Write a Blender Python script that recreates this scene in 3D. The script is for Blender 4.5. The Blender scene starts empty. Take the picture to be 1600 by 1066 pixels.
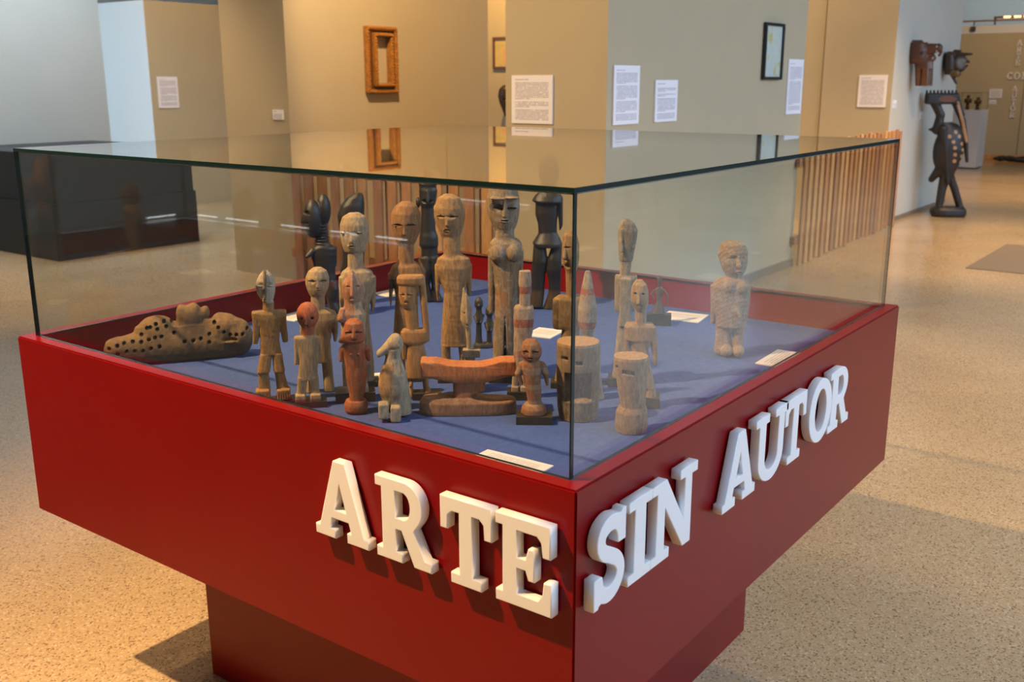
import bpy, bmesh, math, random
import numpy as np
from mathutils import Matrix, Vector

random.seed(7)
scene = bpy.context.scene
COL = scene.collection

# ------------------------------------------------------------------ camera
cam_data = bpy.data.cameras.new('camera')
cam = bpy.data.objects.new('camera', cam_data)
COL.objects.link(cam)
cam_data.sensor_width = 36.0
cam_data.lens = 1579.05 / 1600 * 36.0
cam_data.clip_end = 100
cam_data.dof.use_dof = True
cam_data.dof.focus_distance = 2.15
cam_data.dof.aperture_fstop = 7.0
cam.matrix_world = Matrix(((0.5974, 0.2006, -0.7765, -1.237),
                           (-0.8020, 0.1472, -0.5789, -0.7977),
                           (-0.0018, 0.9685, 0.2488, 1.62),
                           (0, 0, 0, 1)))
scene.camera = cam

# ------------------------------------------------------------------ world, light, exposure
world = bpy.data.worlds.new('world')
scene.world = world
world.use_nodes = True
world.node_tree.nodes['Background'].inputs[0].default_value = (0.62, 0.78, 1.0, 1)
world.node_tree.nodes['Background'].inputs[1].default_value = 0.6
scene.view_settings.view_transform = 'Standard'
scene.view_settings.look = 'None'
scene.view_settings.gamma = 1
scene.view_settings.exposure = 0.0
scene.view_settings.use_curve_mapping = False
scene.cycles.transparent_max_bounces = 32
scene.cycles.sample_clamp_indirect = 6.0
scene.cycles.caustics_reflective = False
scene.cycles.caustics_refractive = False

def area_light(name, loc, target, sx, sy, power, color):
    l = bpy.data.lights.new(name, 'AREA')
    l.shape = 'RECTANGLE'; l.size = sx; l.size_y = sy
    l.energy = power; l.color = color
    o = bpy.data.objects.new(name, l); COL.objects.link(o)
    o.location = loc
    o.rotation_euler = (Vector(target) - Vector(loc)).to_track_quat('-Z', 'Z').to_euler()
    return o

DAY = (0.45, 0.67, 1.0)
WARM = (1.0, 0.66, 0.34)
# daylight at the tall windows of the right-hand wall
area_light('window_daylight', (6.9, -6.85, 3.0), (6.9, 0, 2.4), 20.0, 2.4, 290, DAY)
# added daylight-tinted fill lamp under the closed ceiling, on the right-hand side
fill_l = area_light('ceiling_fill_right', (6.0, -4.6, 4.64), (6.0, -2.9, 1.5), 15.0, 1.5, 850, DAY)
fill_l.data.spread = math.radians(140)
# daylight through the roof light over the left part of the hall
sky_l = area_light('skylight_daylight', (4.4, 8.8, 4.66), (4.4, 9.1, 0), 2.6, 0.9, 120, (0.55, 0.75, 1.0))
sky_l.data.spread = math.radians(120)
upper_l = area_light('gallery_fill', (24.6, 3.5, 4.62), (25.4, 3.5, 2.5), 1.2, 8.0, 90, (0.72, 0.84, 1.0))  # added fill lamp that brightens the upper far wall
# daylight at the window at the end of the passage behind the left wall
area_light('passage_daylight', (1.2, 12.6, 2.0), (8, 12.0, 1.6), 3.4, 3.0, 190, (0.55, 0.78, 1.0))

# ------------------------------------------------------------------ materials
def new_mat(name):
    m = bpy.data.materials.new(name); m.use_nodes = True
    nt = m.node_tree; b = nt.nodes['Principled BSDF']
    return m, nt, b

def mat(name, color, rough=0.5, spec=0.5, noise=0.0, nscale=8.0, bump=0.0, bscale=60.0, metal=0.0, coat=0.0, stretch=None):
    m, nt, b = new_mat(name)
    b.inputs['Base Color'].default_value = (*color, 1)
    b.inputs['Roughness'].default_value = rough
    b.inputs['Specular IOR Level'].default_value = spec
    b.inputs['Metallic'].default_value = metal
    b.inputs['Coat Weight'].default_value = coat
    if noise > 0 or bump > 0:
        tc = nt.nodes.new('ShaderNodeTexCoord')
        mp = nt.nodes.new('ShaderNodeMapping')
        if stretch: mp.inputs['Scale'].default_value = stretch
        nt.links.new(tc.outputs['Object'], mp.inputs[0])
    if noise > 0:
        n = nt.nodes.new('ShaderNodeTexNoise'); n.inputs['Scale'].default_value = nscale
        n.inputs['Detail'].default_value = 5
        nt.links.new(mp.outputs[0], n.inputs['Vector'])
        r = nt.nodes.new('ShaderNodeValToRGB')
        r.color_ramp.elements[0].position = 0.3; r.color_ramp.elements[1].position = 0.7
        r.color_ramp.elements[0].color = (*[c * (1 - noise) for c in color], 1)
        r.color_ramp.elements[1].color = (*[min(1, c * (1 + noise)) for c in color], 1)
        nt.links.new(n.outputs['Fac'], r.inputs[0]); nt.links.new(r.outputs[0], b.inputs['Base Color'])
    if bump > 0:
        n2 = nt.nodes.new('ShaderNodeTexNoise'); n2.inputs['Scale'].default_value = bscale
        n2.inputs['Detail'].default_value = 4
        nt.links.new(mp.outputs[0], n2.inputs['Vector'])
        bp = nt.nodes.new('ShaderNodeBump'); bp.inputs['Strength'].default_value = bump
        bp.inputs['Distance'].default_value = 0.004
        nt.links.new(n2.outputs['Fac'], bp.inputs['Height']); nt.links.new(bp.outputs[0], b.inputs['Normal'])
    return m

def glow(name, color, strength):
    m, nt, b = new_mat(name)
    b.inputs['Base Color'].default_value = (*color, 1)
    b.inputs['Emission Color'].default_value = (*color, 1)
    b.inputs['Emission Strength'].default_value = strength
    return m

def glass_mat(name, tint=(0.975, 0.985, 0.975)):
    """clear pane: Schlick reflection over straight transmission"""
    m = bpy.data.materials.new(name); m.use_nodes = True
    nt = m.node_tree; nt.nodes.clear()
    out = nt.nodes.new('ShaderNodeOutputMaterial')
    mix = nt.nodes.new('ShaderNodeMixShader')
    tr = nt.nodes.new('ShaderNodeBsdfTransparent'); tr.inputs[0].default_value = (*tint, 1)
    gl = nt.nodes.new('ShaderNodeBsdfGlossy'); gl.inputs['Roughness'].default_value = 0.0
    gl.inputs[0].default_value = (1, 1, 1, 1)
    lw = nt.nodes.new('ShaderNodeLayerWeight'); lw.inputs[0].default_value = 0.5
    pw = nt.nodes.new('ShaderNodeMath'); pw.operation = 'POWER'; pw.inputs[1].default_value = 5.0
    ma = nt.nodes.new('ShaderNodeMath'); ma.operation = 'MULTIPLY_ADD'
    ma.inputs[1].default_value = 0.96; ma.inputs[2].default_value = 0.04
    nt.links.new(lw.outputs['Facing'], pw.inputs[0]); nt.links.new(pw.outputs[0], ma.inputs[0])
    nt.links.new(ma.outputs[0], mix.inputs[0]); nt.links.new(tr.outputs[0], mix.inputs[1])
    nt.links.new(gl.outputs[0], mix.inputs[2]); nt.links.new(mix.outputs[0], out.inputs[0])
    return m

def terrazzo():
    m, nt, b = new_mat('terrazzo')
    tc = nt.nodes.new('ShaderNodeTexCoord')
    vor = nt.nodes.new('ShaderNodeTexVoronoi'); vor.inputs['Scale'].default_value = 190
    nt.links.new(tc.outputs['Object'], vor.inputs['Vector'])
    sep = nt.nodes.new('ShaderNodeSeparateColor'); nt.links.new(vor.outputs['Color'], sep.inputs[0])
    ramp = nt.nodes.new('ShaderNodeValToRGB'); ramp.color_ramp.interpolation = 'CONSTANT'
    e = ramp.color_ramp.elements
    e[0].position = 0.0; e[0].color = (0.26, 0.165, 0.085, 1)
    e[1].position = 0.10; e[1].color = (0.47, 0.325, 0.175, 1)
    x = e.new(0.45); x.color = (0.51, 0.36, 0.195, 1)
    x = e.new(0.75); x.color = (0.55, 0.40, 0.23, 1)
    x = e.new(0.94); x.color = (0.62, 0.48, 0.30, 1)
    nt.links.new(sep.outputs[0], ramp.inputs[0])
    big = nt.nodes.new('ShaderNodeTexNoise'); big.inputs['Scale'].default_value = 1.1; big.inputs['Detail'].default_value = 5
    nt.links.new(tc.outputs['Object'], big.inputs['Vector'])
    mr = nt.nodes.new('ShaderNodeMapRange'); mr.inputs[1].default_value = 0.3; mr.inputs[2].default_value = 0.7
    mr.inputs[3].default_value = 0.86; mr.inputs[4].default_value = 1.10
    nt.links.new(big.outputs['Fac'], mr.inputs[0])
    mul = nt.nodes.new('ShaderNodeVectorMath'); mul.operation = 'SCALE'
    nt.links.new(ramp.outputs[0], mul.inputs[0]); nt.links.new(mr.outputs[0], mul.inputs['Scale'])
    # hairline cracks in the screed
    wob = nt.nodes.new('ShaderNodeTexNoise'); wob.inputs['Scale'].default_value = 3.5; wob.inputs['Detail'].default_value = 6
    nt.links.new(tc.outputs['Object'], wob.inputs['Vector'])
    add = nt.nodes.new('ShaderNodeMix'); add.data_type = 'VECTOR'; add.inputs[0].default_value = 0.19
    nt.links.new(tc.outputs['Object'], add.inputs[4]); nt.links.new(wob.outputs['Color'], add.inputs[5])
    vc = nt.nodes.new('ShaderNodeTexVoronoi'); vc.feature = 'DISTANCE_TO_EDGE'; vc.inputs['Scale'].default_value = 0.95
    nt.links.new(add.outputs[1], vc.inputs['Vector'])
    cr = nt.nodes.new('ShaderNodeMapRange'); cr.inputs[1].default_value = 0.0; cr.inputs[2].default_value = 0.0035
    cr.inputs[3].default_value = 0.5; cr.inputs[4].default_value = 0.0
    nt.links.new(vc.outputs['Distance'], cr.inputs[0])
    cm_ = nt.nodes.new('ShaderNodeMix'); cm_.data_type = 'RGBA'; cm_.inputs[7].default_value = (0.20, 0.14, 0.08, 1)
    pn = nt.nodes.new('ShaderNodeTexNoise'); pn.inputs['Scale'].default_value = 0.33; pn.inputs['Detail'].default_value = 1
    nt.links.new(tc.outputs['Object'], pn.inputs['Vector'])
    pm = nt.nodes.new('ShaderNodeMapRange'); pm.inputs[1].default_value = 0.46; pm.inputs[2].default_value = 0.58
    nt.links.new(pn.outputs['Fac'], pm.inputs[0])
    pmul = nt.nodes.new('ShaderNodeMath'); pmul.operation = 'MULTIPLY'
    nt.links.new(cr.outputs[0], pmul.inputs[0]); nt.links.new(pm.outputs[0], pmul.inputs[1])
    nt.links.new(pmul.outputs[0], cm_.inputs[0]); nt.links.new(mul.outputs[0], cm_.inputs[6])
    nt.links.new(cm_.outputs[2], b.inputs['Base Color'])
    b.inputs['Roughness'].default_value = 0.19
    b.inputs['Specular IOR Level'].default_value = 0.5
    return m

def print_mat(name, rows, gaps, title=True, paper=(0.88, 0.87, 0.91), ink=(0.36, 0.34, 0.42), margin=0.09, top=0.93, bottom=0.07):
    """white sheet with rows of grey print too small to read"""
    m, nt, b = new_mat(name)
    b.inputs['Roughness'].default_value = 0.6
    tc = nt.nodes.new('ShaderNodeTexCoord'); sp = nt.nodes.new('ShaderNodeSeparateXYZ')
    nt.links.new(tc.outputs['Generated'], sp.inputs[0])
    def math_(op, a, bb=None):
        n = nt.nodes.new('ShaderNodeMath'); n.operation = op
        for i, v in enumerate((a, bb)):
            if v is None: continue
            if isinstance(v, (int, float)): n.inputs[i].default_value = v
            else: nt.links.new(v, n.inputs[i])
        return n.outputs[0]
    X, Z = sp.outputs['X'], sp.outputs['Z']
    rz = math_('MULTIPLY', math_('SUBTRACT', top, Z), rows / (top - bottom))
    row = math_('FLOOR', rz); fr = math_('FRACT', rz)
    line = math_('MULTIPLY', math_('GREATER_THAN', fr, 0.35), math_('LESS_THAN', fr, 0.8))
    inside = math_('MULTIPLY', math_('GREATER_THAN', X, margin), math_('LESS_THAN', X, 1 - margin))
    inside = math_('MULTIPLY', inside, math_('MULTIPLY', math_('GREATER_THAN', Z, bottom), math_('LESS_THAN', Z, top)))
    mask = math_('MULTIPLY', line, inside)
    for g in gaps:
        mask = math_('MULTIPLY', mask, math_('GREATER_THAN', math_('ABSOLUTE', math_('SUBTRACT', row, g)), 0.5))
        # the row before a gap ends short
        short = math_('GREATER_THAN', math_('ADD', math_('GREATER_THAN', math_('ABSOLUTE', math_('SUBTRACT', row, g - 1)), 0.5), math_('LESS_THAN', X, 0.45)), 0.5)
        mask = math_('MULTIPLY', mask, short)
    if title:
        tshort = math_('GREATER_THAN', math_('ADD', math_('GREATER_THAN', row, 0.5), math_('LESS_THAN', X, 0.42)), 0.5)
        mask = math_('MULTIPLY', mask, tshort)
    comb = nt.nodes.new('ShaderNodeCombineXYZ')
    nt.links.new(math_('MULTIPLY', X, 34.0), comb.inputs[0]); nt.links.new(math_('MULTIPLY', row, 3.7), comb.inputs[1])
    nz = nt.nodes.new('ShaderNodeTexNoise'); nz.inputs['Scale'].default_value = 1.0
    nt.links.new(comb.outputs[0], nz.inputs['Vector'])
    mask = math_('MULTIPLY', mask, math_('GREATER_THAN', nz.outputs['Fac'], 0.40))
    mx = nt.nodes.new('ShaderNodeMix'); mx.data_type = 'RGBA'
    mx.inputs[6].default_value = (*paper, 1); mx.inputs[7].default_value = (*ink, 1)
    nt.links.new(mask, mx.inputs[0]); nt.links.new(mx.outputs[2], b.inputs['Base Color'])
    return m

M = {}
M['floor'] = terrazzo()
M['beige'] = mat('beige_paint', (0.49, 0.42, 0.28), 0.75, 0.3, 0.02, 3, 0.06, 120)
M['grey_wall'] = mat('grey_white_paint', (0.54, 0.53, 0.46), 0.75, 0.3, 0.02, 3, 0.06, 120)
M['white_wall'] = mat('white_paint', (0.74, 0.75, 0.75), 0.7, 0.3)
M['ceiling'] = mat('ceiling_paint', (0.72, 0.70, 0.66), 0.8, 0.2)
M['red'] = mat('red_lacquer', (0.185, 0.0016, 0.002), 0.30, 0.22, 0.03, 4)
M['felt'] = mat('blue_felt', (0.060, 0.100, 0.29), 0.95, 0.1, 0.10, 90, 0.35, 500)
M['glass'] = glass_mat('clear_glass')
M['glass_edge'] = mat('green_glass_edge', (0.005, 0.017, 0.018), 0.22, 0.3)
M['silicone'] = mat('silicone_joint', (0.34, 0.36, 0.33), 0.4, 0.5)
M['letter'] = mat('white_lacquer', (0.80, 0.78, 0.76), 0.45, 0.4)
M['black'] = mat('black_paint', (0.012, 0.011, 0.014), 0.42, 0.4)
M['wood_slat'] = mat('pine_slats', (0.50, 0.24, 0.09), 0.55, 0.4, 0.28, 9, 0.2, 30, stretch=(6, 6, 0.7))
M['wood_slat2'] = mat('pine_slats_pale', (0.60, 0.33, 0.13), 0.55, 0.4, 0.25, 9, 0.2, 30, stretch=(6, 6, 0.7))
M['wood_slat3'] = mat('pine_slats_brown', (0.40, 0.19, 0.09), 0.55, 0.4, 0.28, 9, 0.2, 30, stretch=(6, 6, 0.7))
M['skirting'] = mat('brown_skirting', (0.22, 0.17, 0.12), 0.5)
M['seam'] = mat('dark_seam', (0.02, 0.018, 0.015), 0.7)
M['gilt'] = mat('gilt_wood', (0.36, 0.155, 0.030), 0.42, 0.5, 0.35, 40, 0.5, 90)
M['brown_frame'] = mat('brown_frame_wood', (0.12, 0.045, 0.015), 0.4, 0.5, 0.2, 30)
M['black_frame'] = mat('black_frame_lacquer', (0.012, 0.012, 0.014), 0.35)
M['metal_rail'] = mat('steel_post', (0.20, 0.20, 0.20), 0.4, 0.5, metal=0.4)
M['mullion'] = mat('dark_mullion', (0.05, 0.05, 0.055), 0.4)
M['mat_floor'] = mat('grey_brown_doormat', (0.20, 0.155, 0.11), 0.55, 0.3, 0.1, 50)

# ------------------------------------------------------------------ helpers
def link(o, parent=None):
    COL.objects.link(o)
    if parent is not None: o.parent = parent
    return o

def mesh_obj(name, bm, material, parent=None, smooth=False, loc=None):
    me = bpy.data.meshes.new(name); bm.to_mesh(me); bm.free()
    for mm in (material if isinstance(material, (list, tuple)) else [material]): me.materials.append(mm)
    if smooth:
        for p in me.polygons: p.use_smooth = True
    o = bpy.data.objects.new(name, me)
    if loc is not None: o.location = loc
    return link(o, parent)

def add_box(bm, x0, x1, y0, y1, z0, z1, bevel=0.0):
    r = bmesh.ops.create_cube(bm, size=1.0)
    for v in r['verts']:
        v.co = Vector(((x0 + x1) / 2 + v.co.x * (x1 - x0), (y0 + y1) / 2 + v.co.y * (y1 - y0), (z0 + z1) / 2 + v.co.z * (z1 - z0)))
    if bevel > 0:
        es = list({e for v in r['verts'] for e in v.link_edges})
        bmesh.ops.bevel(bm, geom=es, offset=bevel, segments=2, affect='EDGES', profile=0.5)

def box_obj(name, x0, x1, y0, y1, z0, z1, material, parent=None, bevel=0.0):
    """box whose origin sits at the middle of its base"""
    bm = bmesh.new()
    cx, cy = (x0 + x1) / 2, (y0 + y1) / 2
    add_box(bm, x0 - cx, x1 - cx, y0 - cy, y1 - cy, 0, z1 - z0, bevel)
    return mesh_obj(name, bm, material, parent, loc=(cx, cy, z0))

def tag(o, label, cat, group=None):
    o['label'] = label; o['category'] = cat
    if group: o['group'] = group
    return o

def thing(name, label, cat, loc, group=None, rz=0.0):
    o = bpy.data.objects.new(name, None); o.empty_display_size = 0.05
    o.location = loc; o.rotation_euler = (0, 0, rz); COL.objects.link(o)
    return tag(o, label, cat, group)

def adopt(parent, *kids):
    """children keep the place they were built at"""
    bpy.context.view_layer.update()
    for k in kids:
        k.parent = parent
        k.matrix_parent_inverse = parent.matrix_world.inverted()

def struct(name, x0, x1, y0, y1, z0, z1, material, bevel=0.0):
    o = box_obj(name, x0, x1, y0, y1, z0, z1, material, bevel=bevel)
    o['kind'] = 'structure'
    return o

# ------------------------------------------------------------------ room shell
H = 4.7
struct('floor', -6.7, 27.0, -7.3, 15.4, -0.12, 0.0, M['floor'])
struct('ceiling', -6.7, 27.0, -7.3, 15.4, H, H + 0.12, M['ceiling'])
struct('wall_left', -6.4, 5.55, 10.05, 10.35, 0, H, M['grey_wall'])
struct('wall_back', -6.7, 27.0, 15.1, 15.4, 0, H, M['white_wall'])
struct('wall_rear', -6.7, -6.4, -7.3, 15.1, 0.0, H, M['grey_wall'])
struct('wall_center', 4.27, 7.50, 2.57, 3.35, 0, H, M['beige'])
struct('wall_center_left', 4.40, 7.02, 5.65, 6.45, 0, H, M['beige'])
struct('wall_right', 10.64, 13.42, 2.75, 3.55, 0, H, M['grey_wall'])
struct('wall_inner', 10.66, 10.95, 3.56, 12.0, 0, H, M['beige'])
struct('wall_panel_left', 6.78, 9.6, 11.0, 12.2, 0, 2.63, M['beige'])
wall_far = struct('wall_far', 22.0, 22.3, -4.5, 6.0, 0, 2.56, M['beige'])
struct('wall_far_upper', 26.2, 26.5, -7.3, 15.1, 0, H, M['grey_wall'])
# thin coats of another paint on single faces
for nm, b, mm in (('trim_1', (4.262, 4.27, 2.57, 3.35, 0, H), 'beige'),
                  ('trim_2', (10.632, 10.64, 2.75, 3.55, 0, H), 'beige'),
                  ('trim_3', (6.772, 6.78, 11.0, 12.2, 0, 2.63), 'white_wall')):
    struct(nm, *b, M[mm])
struct('baseboard_right', 10.64, 13.42, 2.735, 2.75, 0, 0.05, M['skirting'])
struct('baseboard_center', 4.27, 7.50, 2.555, 2.57, 0, 0.07, M['skirting'])
struct('trim_4', 10.645, 10.659, 3.552, 3.562, 0, H, M['seam'])
# window wall on the right-hand side, behind the viewer's shoulder
struct('wall_window_low', -6.4, 26.2, -7.3, -7.0, 0, 1.75, M['white_wall'])
struct('wall_window_high', -6.4, 26.2, -7.3, -7.0, 4.25, H, M['white_wall'])
struct('wall_window_end', 17.0, 26.2, -7.3, -7.0, 1.75, 4.25, M['beige'])
struct('wall_window_start', -6.4, -3.2, -7.3, -7.0, 1.75, 4.25, M['white_wall'])
for i in range(9):
    x0 = -3.2 + i * 20.2 / 9; x1 = x0 + 20.2 / 9
    w = struct('window_%d' % (i + 1), x0, x0 + 0.07, -7.2, -7.05, 1.75, 4.25, M['mullion'])
    g = box_obj('pane', x0 + 0.07, x1, -7.14, -7.13, 1.75, 4.25, M['glass'])
    adopt(w, g)

# ------------------------------------------------------------------ display case
S = 1.683            # side of the square case
RIM = 1.0            # rim height
ZF = 0.91            # blue felt level
case = thing('display_case', 'red lacquered square display case on a pedestal with raised white lettering', 'display case', (S / 2, S / 2, 0))
bm = bmesh.new()
r = bmesh.ops.create_cube(bm, size=1.0)
for v in bm.verts:
    v.co = Vector((S / 2 + v.co.x * S, S / 2 + v.co.y * S, (0.529 + RIM) / 2 + v.co.z * (RIM - 0.529)))
top = [f for f in bm.faces if f.normal.z > 0.5][0]
bmesh.ops.inset_region(bm, faces=[top], thickness=0.044)
top = [f for f in bm.faces if f.normal.z > 0.5 and abs(f.calc_center_median().x - S / 2) < 1e-4 and f.calc_area() < (S - 0.06) ** 2][0]
ex = bmesh.ops.extrude_face_region(bm, geom=[top])
for v in [g for g in ex['geom'] if isinstance(g, bmesh.types.BMVert)]: v.co.z = ZF - 0.006
if top.is_valid: bmesh.ops.delete(bm, geom=[top], context='FACES')
bmesh.ops.recalc_face_normals(bm, faces=bm.faces)
es = [e for e in bm.edges if all(abs(v.co.x) < 1e-4 or abs(v.co.x - S) < 1e-4 or abs(v.co.y) < 1e-4 or abs(v.co.y - S) < 1e-4 for v in e.verts) and e.calc_length() > 0.3]
bmesh.ops.bevel(bm, geom=es, offset=0.0035, segments=2, affect='EDGES')
tray = mesh_obj('tray', bm, M['red'])
INS = 0.287
ped = box_obj('pedestal', INS, S - INS, INS, S - INS, 0.0, 0.529, M['red'], bevel=0.003)
felt = box_obj('felt_floor', 0.045, S - 0.045, 0.045, S - 0.045, ZF - 0.006, ZF, M['felt'])
adopt(case, tray, ped, felt)

# raised letters
def arc(cx, cy, rx, ry, a0, a1, n=12):
    return [(cx + rx * math.cos(math.radians(a0 + (a1 - a0) * i / n)), cy + ry * math.sin(math.radians(a0 + (a1 - a0) * i / n))) for i in range(n + 1)]

def thick_path(pts, t, n=60):
    P = np.array(pts); d = np.r_[0, np.cumsum(np.hypot(*np.diff(P, axis=0).T))]
    u = np.linspace(0, d[-1], n)
    # Catmull-Rom through the points
    out = []
    for q in u:
        i = min(max(int(np.searchsorted(d, q)) - 1, 0), len(P) - 2)
        w = (q - d[i]) / (d[i + 1] - d[i])
        p0 = P[max(i - 1, 0)]; p1 = P[i]; p2 = P[i + 1]; p3 = P[min(i + 2, len(P) - 1)]
        out.append(0.5 * ((2 * p1) + (-p0 + p2) * w + (2 * p0 - 5 * p1 + 4 * p2 - p3) * w ** 2 + (-p0 + 3 * p1 - 3 * p2 + p3) * w ** 3))
    out = np.array(out); T = np.gradient(out, axis=0); T /= np.linalg.norm(T, axis=1)[:, None]
    N = np.stack([-T[:, 1], T[:, 0]], 1) * t / 2
    return [tuple(p) for p in out + N] + [tuple(p) for p in (out - N)[::-1]]

s = 0.125
def s_outline():
    o = thick_path([(.61, .66), (.59, .78), (.50, .885), (.34, .905), (.19, .84), (.15, .72), (.22, .61), (.38, .53), (.53, .44), (.60, .32), (.56, .19), (.43, .105), (.27, .10), (.14, .19), (.10, .33)], .185)
    h = len(o) // 2
    left = [p for p in o[:h] if not (p[0] < .17 and p[1] < .42)] + [(.12, .03), (.10, 0), (.005, 0), (.005, .36), (.17, .36)]
    right = [p for p in o[h:] if not (p[0] < .19 and p[1] > .28 and p[1] < .4 and False) and not (p[0] > .54 and p[1] > .60)] + [(.59, .97), (.61, 1.0), (.70, 1.0), (.70, .63), (.54, .63)]
    return left + right
GLYPH = {   # width, list of (outline, holes)
 'A': (1.0, [([(0, 0), (.38, 0), (.38, s), (.285, s), (.33, .26), (.635, .26), (.68, s), (.60, s), (.60, 0), (1.0, 0), (1.0, s), (.92, s), (.605, 1), (.385, 1), (.08, s), (0, s)],
              [[(.375, .375), (.595, .375), (.485, .72)]])]),
 'R': (.90, [([(0, 0), (.43, 0), (.43, s), (.335, s), (.335, .40), (.42, .40), (.62, 0), (.90, 0), (.90, s), (.80, s), (.63, .44)]
               + arc(.47, .71, .30, .29, -48, 90) + [(0, 1), (0, 1 - s), (.10, 1 - s), (.10, s), (0, s)],
               [[(.335, .545), (.47, .545)] + arc(.47, .705, .10, .155, -80, 80, 8) + [(.47, .865), (.335, .865)]])]),
 'T': (.80, [([(.16, 0), (.64, 0), (.64, s), (.505, s), (.505, .84), (.61, .84), (.675, .79), (.685, .62), (.80, .62), (.80, 1), (0, 1), (0, .62), (.115, .62), (.125, .79), (.19, .84), (.295, .84), (.295, s), (.16, s)], [])]),
 'E': (.80, [([(0, 0), (.80, 0), (.80, .37), (.69, .37), (.67, .22), (.61, .145), (.315, .145), (.315, .435), (.43, .435), (.47, .33), (.56, .33), (.56, .69), (.47, .69), (.43, .56), (.315, .56), (.315, .855), (.59, .855), (.65, .80), (.67, .64), (.78, .64), (.78, 1), (0, 1), (0, 1 - s), (.10, 1 - s), (.10, s), (0, s)], [])]),
 'S': (.72, [(s_outline(), [])]),
 'I': (.50, [([(0, 0), (.50, 0), (.50, s), (.37, s), (.37, 1 - s), (.50, 1 - s), (.50, 1), (0, 1), (0, 1 - s), (.13, 1 - s), (.13, s), (0, s)], [])]),
 'N': (1.06, [([(0, 0), (.42, 0), (.42, s), (.30, s), (.30, .66), (.74, 0), (.93, 0), (.93, 1 - s), (1.06, 1 - s), (1.06, 1), (.64, 1), (.64, 1 - s), (.76, 1 - s), (.76, .34), (.33, 1), (0, 1), (0, 1 - s), (.12, 1 - s), (.12, s), (0, s)], [])]),
 'U': (1.04, [([(0, 1), (0, 1 - s), (.11, 1 - s)] + arc(.52, .36, .41, .37, 180, 360, 20) + [(.93, 1 - s), (1.04, 1 - s), (1.04, 1), (.62, 1), (.62, 1 - s), (.74, 1 - s)]
               + arc(.525, .36, .205, .21, 0, -180, 16) + [(.32, 1 - s), (.42, 1 - s), (.42, 1)], [])]),
 'O': (.92, [(arc(.46, .5, .46, .51, 0, 354, 44), [arc(.46, .5, .225, .345, 0, 354, 40)])]),
 'C': (.80, [(thick_path([(.70, .72), (.62, .86), (.45, .905), (.24, .82), (.12, .60), (.12, .40), (.24, .18), (.45, .095), (.62, .14), (.72, .28)], .2), [])]),
}

def glyph_mesh(ch, w, h, depth, bevel):
    W, shapes = GLYPH[ch]
    bmj = bmesh.new()
    for outline, holes in shapes:
        cu = bpy.data.curves.new('g', 'CURVE'); cu.dimensions = '2D'; cu.fill_mode = 'BOTH'
        cu.extrude = depth / 2 - bevel; cu.bevel_depth = bevel; cu.bevel_resolution = 1; cu.offset = -bevel
        for pts in [outline] + holes:
            sp = cu.splines.new('POLY'); sp.points.add(len(pts) - 1); sp.use_cyclic_u = True
            for p, q in zip(sp.points, pts): p.co = (q[0] / W * w, q[1] * h, 0, 1)
        o = bpy.data.objects.new('g', cu); COL.objects.link(o)
        bpy.context.view_layer.update()
        me = bpy.data.meshes.new_from_object(o.evaluated_get(bpy.context.evaluated_depsgraph_get()))
        bmj.from_mesh(me)
        bpy.data.objects.remove(o); bpy.data.curves.remove(cu); bpy.data.meshes.remove(me)
    return bmj

def letter(ch, origin, xdir, ndir, w, h, depth, bevel, material, name='letter'):
    """lower left corner at origin, lying against the surface whose outward normal is ndir"""
    b = glyph_mesh(ch, w, h, depth, bevel)
    X = Vector(xdir); N = Vector(ndir); Z = Vector((0, 0, 1))
    m = Matrix((X, Z, N)).transposed().to_4x4()
    m.translation = N * (depth / 2)
    bmesh.ops.transform(b, matrix=m, verts=b.verts)
    return mesh_obj(name, b, material, loc=origin)

LH = 0.158
kids = []
for ch, y0, y1 in (('A', .578, .437), ('R', .416, .284), ('T', .262, .150), ('E', .142, .029)):
    o = letter(ch, (-0.003, y0, 0.780), (0, -1, 0), (-1, 0, 0), y0 - y1, LH, 0.021, 0.0018, M['letter']); o['label'] = 'white raised letter ' + ch + ' on the left face'; kids.append(o)
for ch, x0, x1 in (('S', .020, .120), ('I', .128, .206), ('N', .206, .378), ('A', .495, .652), ('U', .645, .815), ('T', .803, .926), ('O', .950, 1.097), ('R', 1.082, 1.228)):
    o = letter(ch, (x0, -0.003, 0.787), (1, 0, 0), (0, -1, 0), x1 - x0, LH - 0.004, 0.021, 0.0018, M['letter']); o['label'] = 'white raised letter ' + ch + ' on the right face'; kids.append(o)
adopt(case, *kids)

# glass cover
GT = 1.4663; G0 = 0.032; GW = 0.008
cover = thing('glass_cover', 'clear glass box cover with dark green edges over the carved figures', 'glass cover', (S / 2, S / 2, RIM))
def pane(name, x0, x1, y0, y1, z0, z1, axis):
    b = bmesh.new(); add_box(b, x0, x1, y0, y1, z0, z1)
    for f in b.faces: f.material_index = 0 if abs(f.normal[axis]) > 0.5 else 1
    return mesh_obj(name, b, [M['glass'], M['glass_edge']])
E1 = S - G0
gp = [pane('top_pane', G0, E1, G0, E1, GT - GW, GT, 2),
      pane('side_pane', G0, G0 + GW, G0, E1, RIM, GT - GW, 0),
      pane('side_pane', E1 - GW, E1, G0, E1, RIM, GT - GW, 0),
      pane('side_pane', G0 + GW, E1 - GW, G0, G0 + GW, RIM, GT - GW, 1),
      pane('side_pane', G0 + GW, E1 - GW, E1 - GW, E1, RIM, GT - GW, 1)]
b = bmesh.new()
zj = GT - GW - 0.0035
for q in ((G0 + GW, G0 + GW + 0.003, G0 + GW, E1 - GW), (E1 - GW - 0.003, E1 - GW, G0 + GW, E1 - GW),
          (G0 + GW, E1 - GW, G0 + GW, G0 + GW + 0.003), (G0 + GW, E1 - GW, E1 - GW - 0.003, E1 - GW)):
    add_box(b, *q, zj, GT - GW)
gp.append(mesh_obj('silicone_joint', b, M['silicone']))
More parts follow.
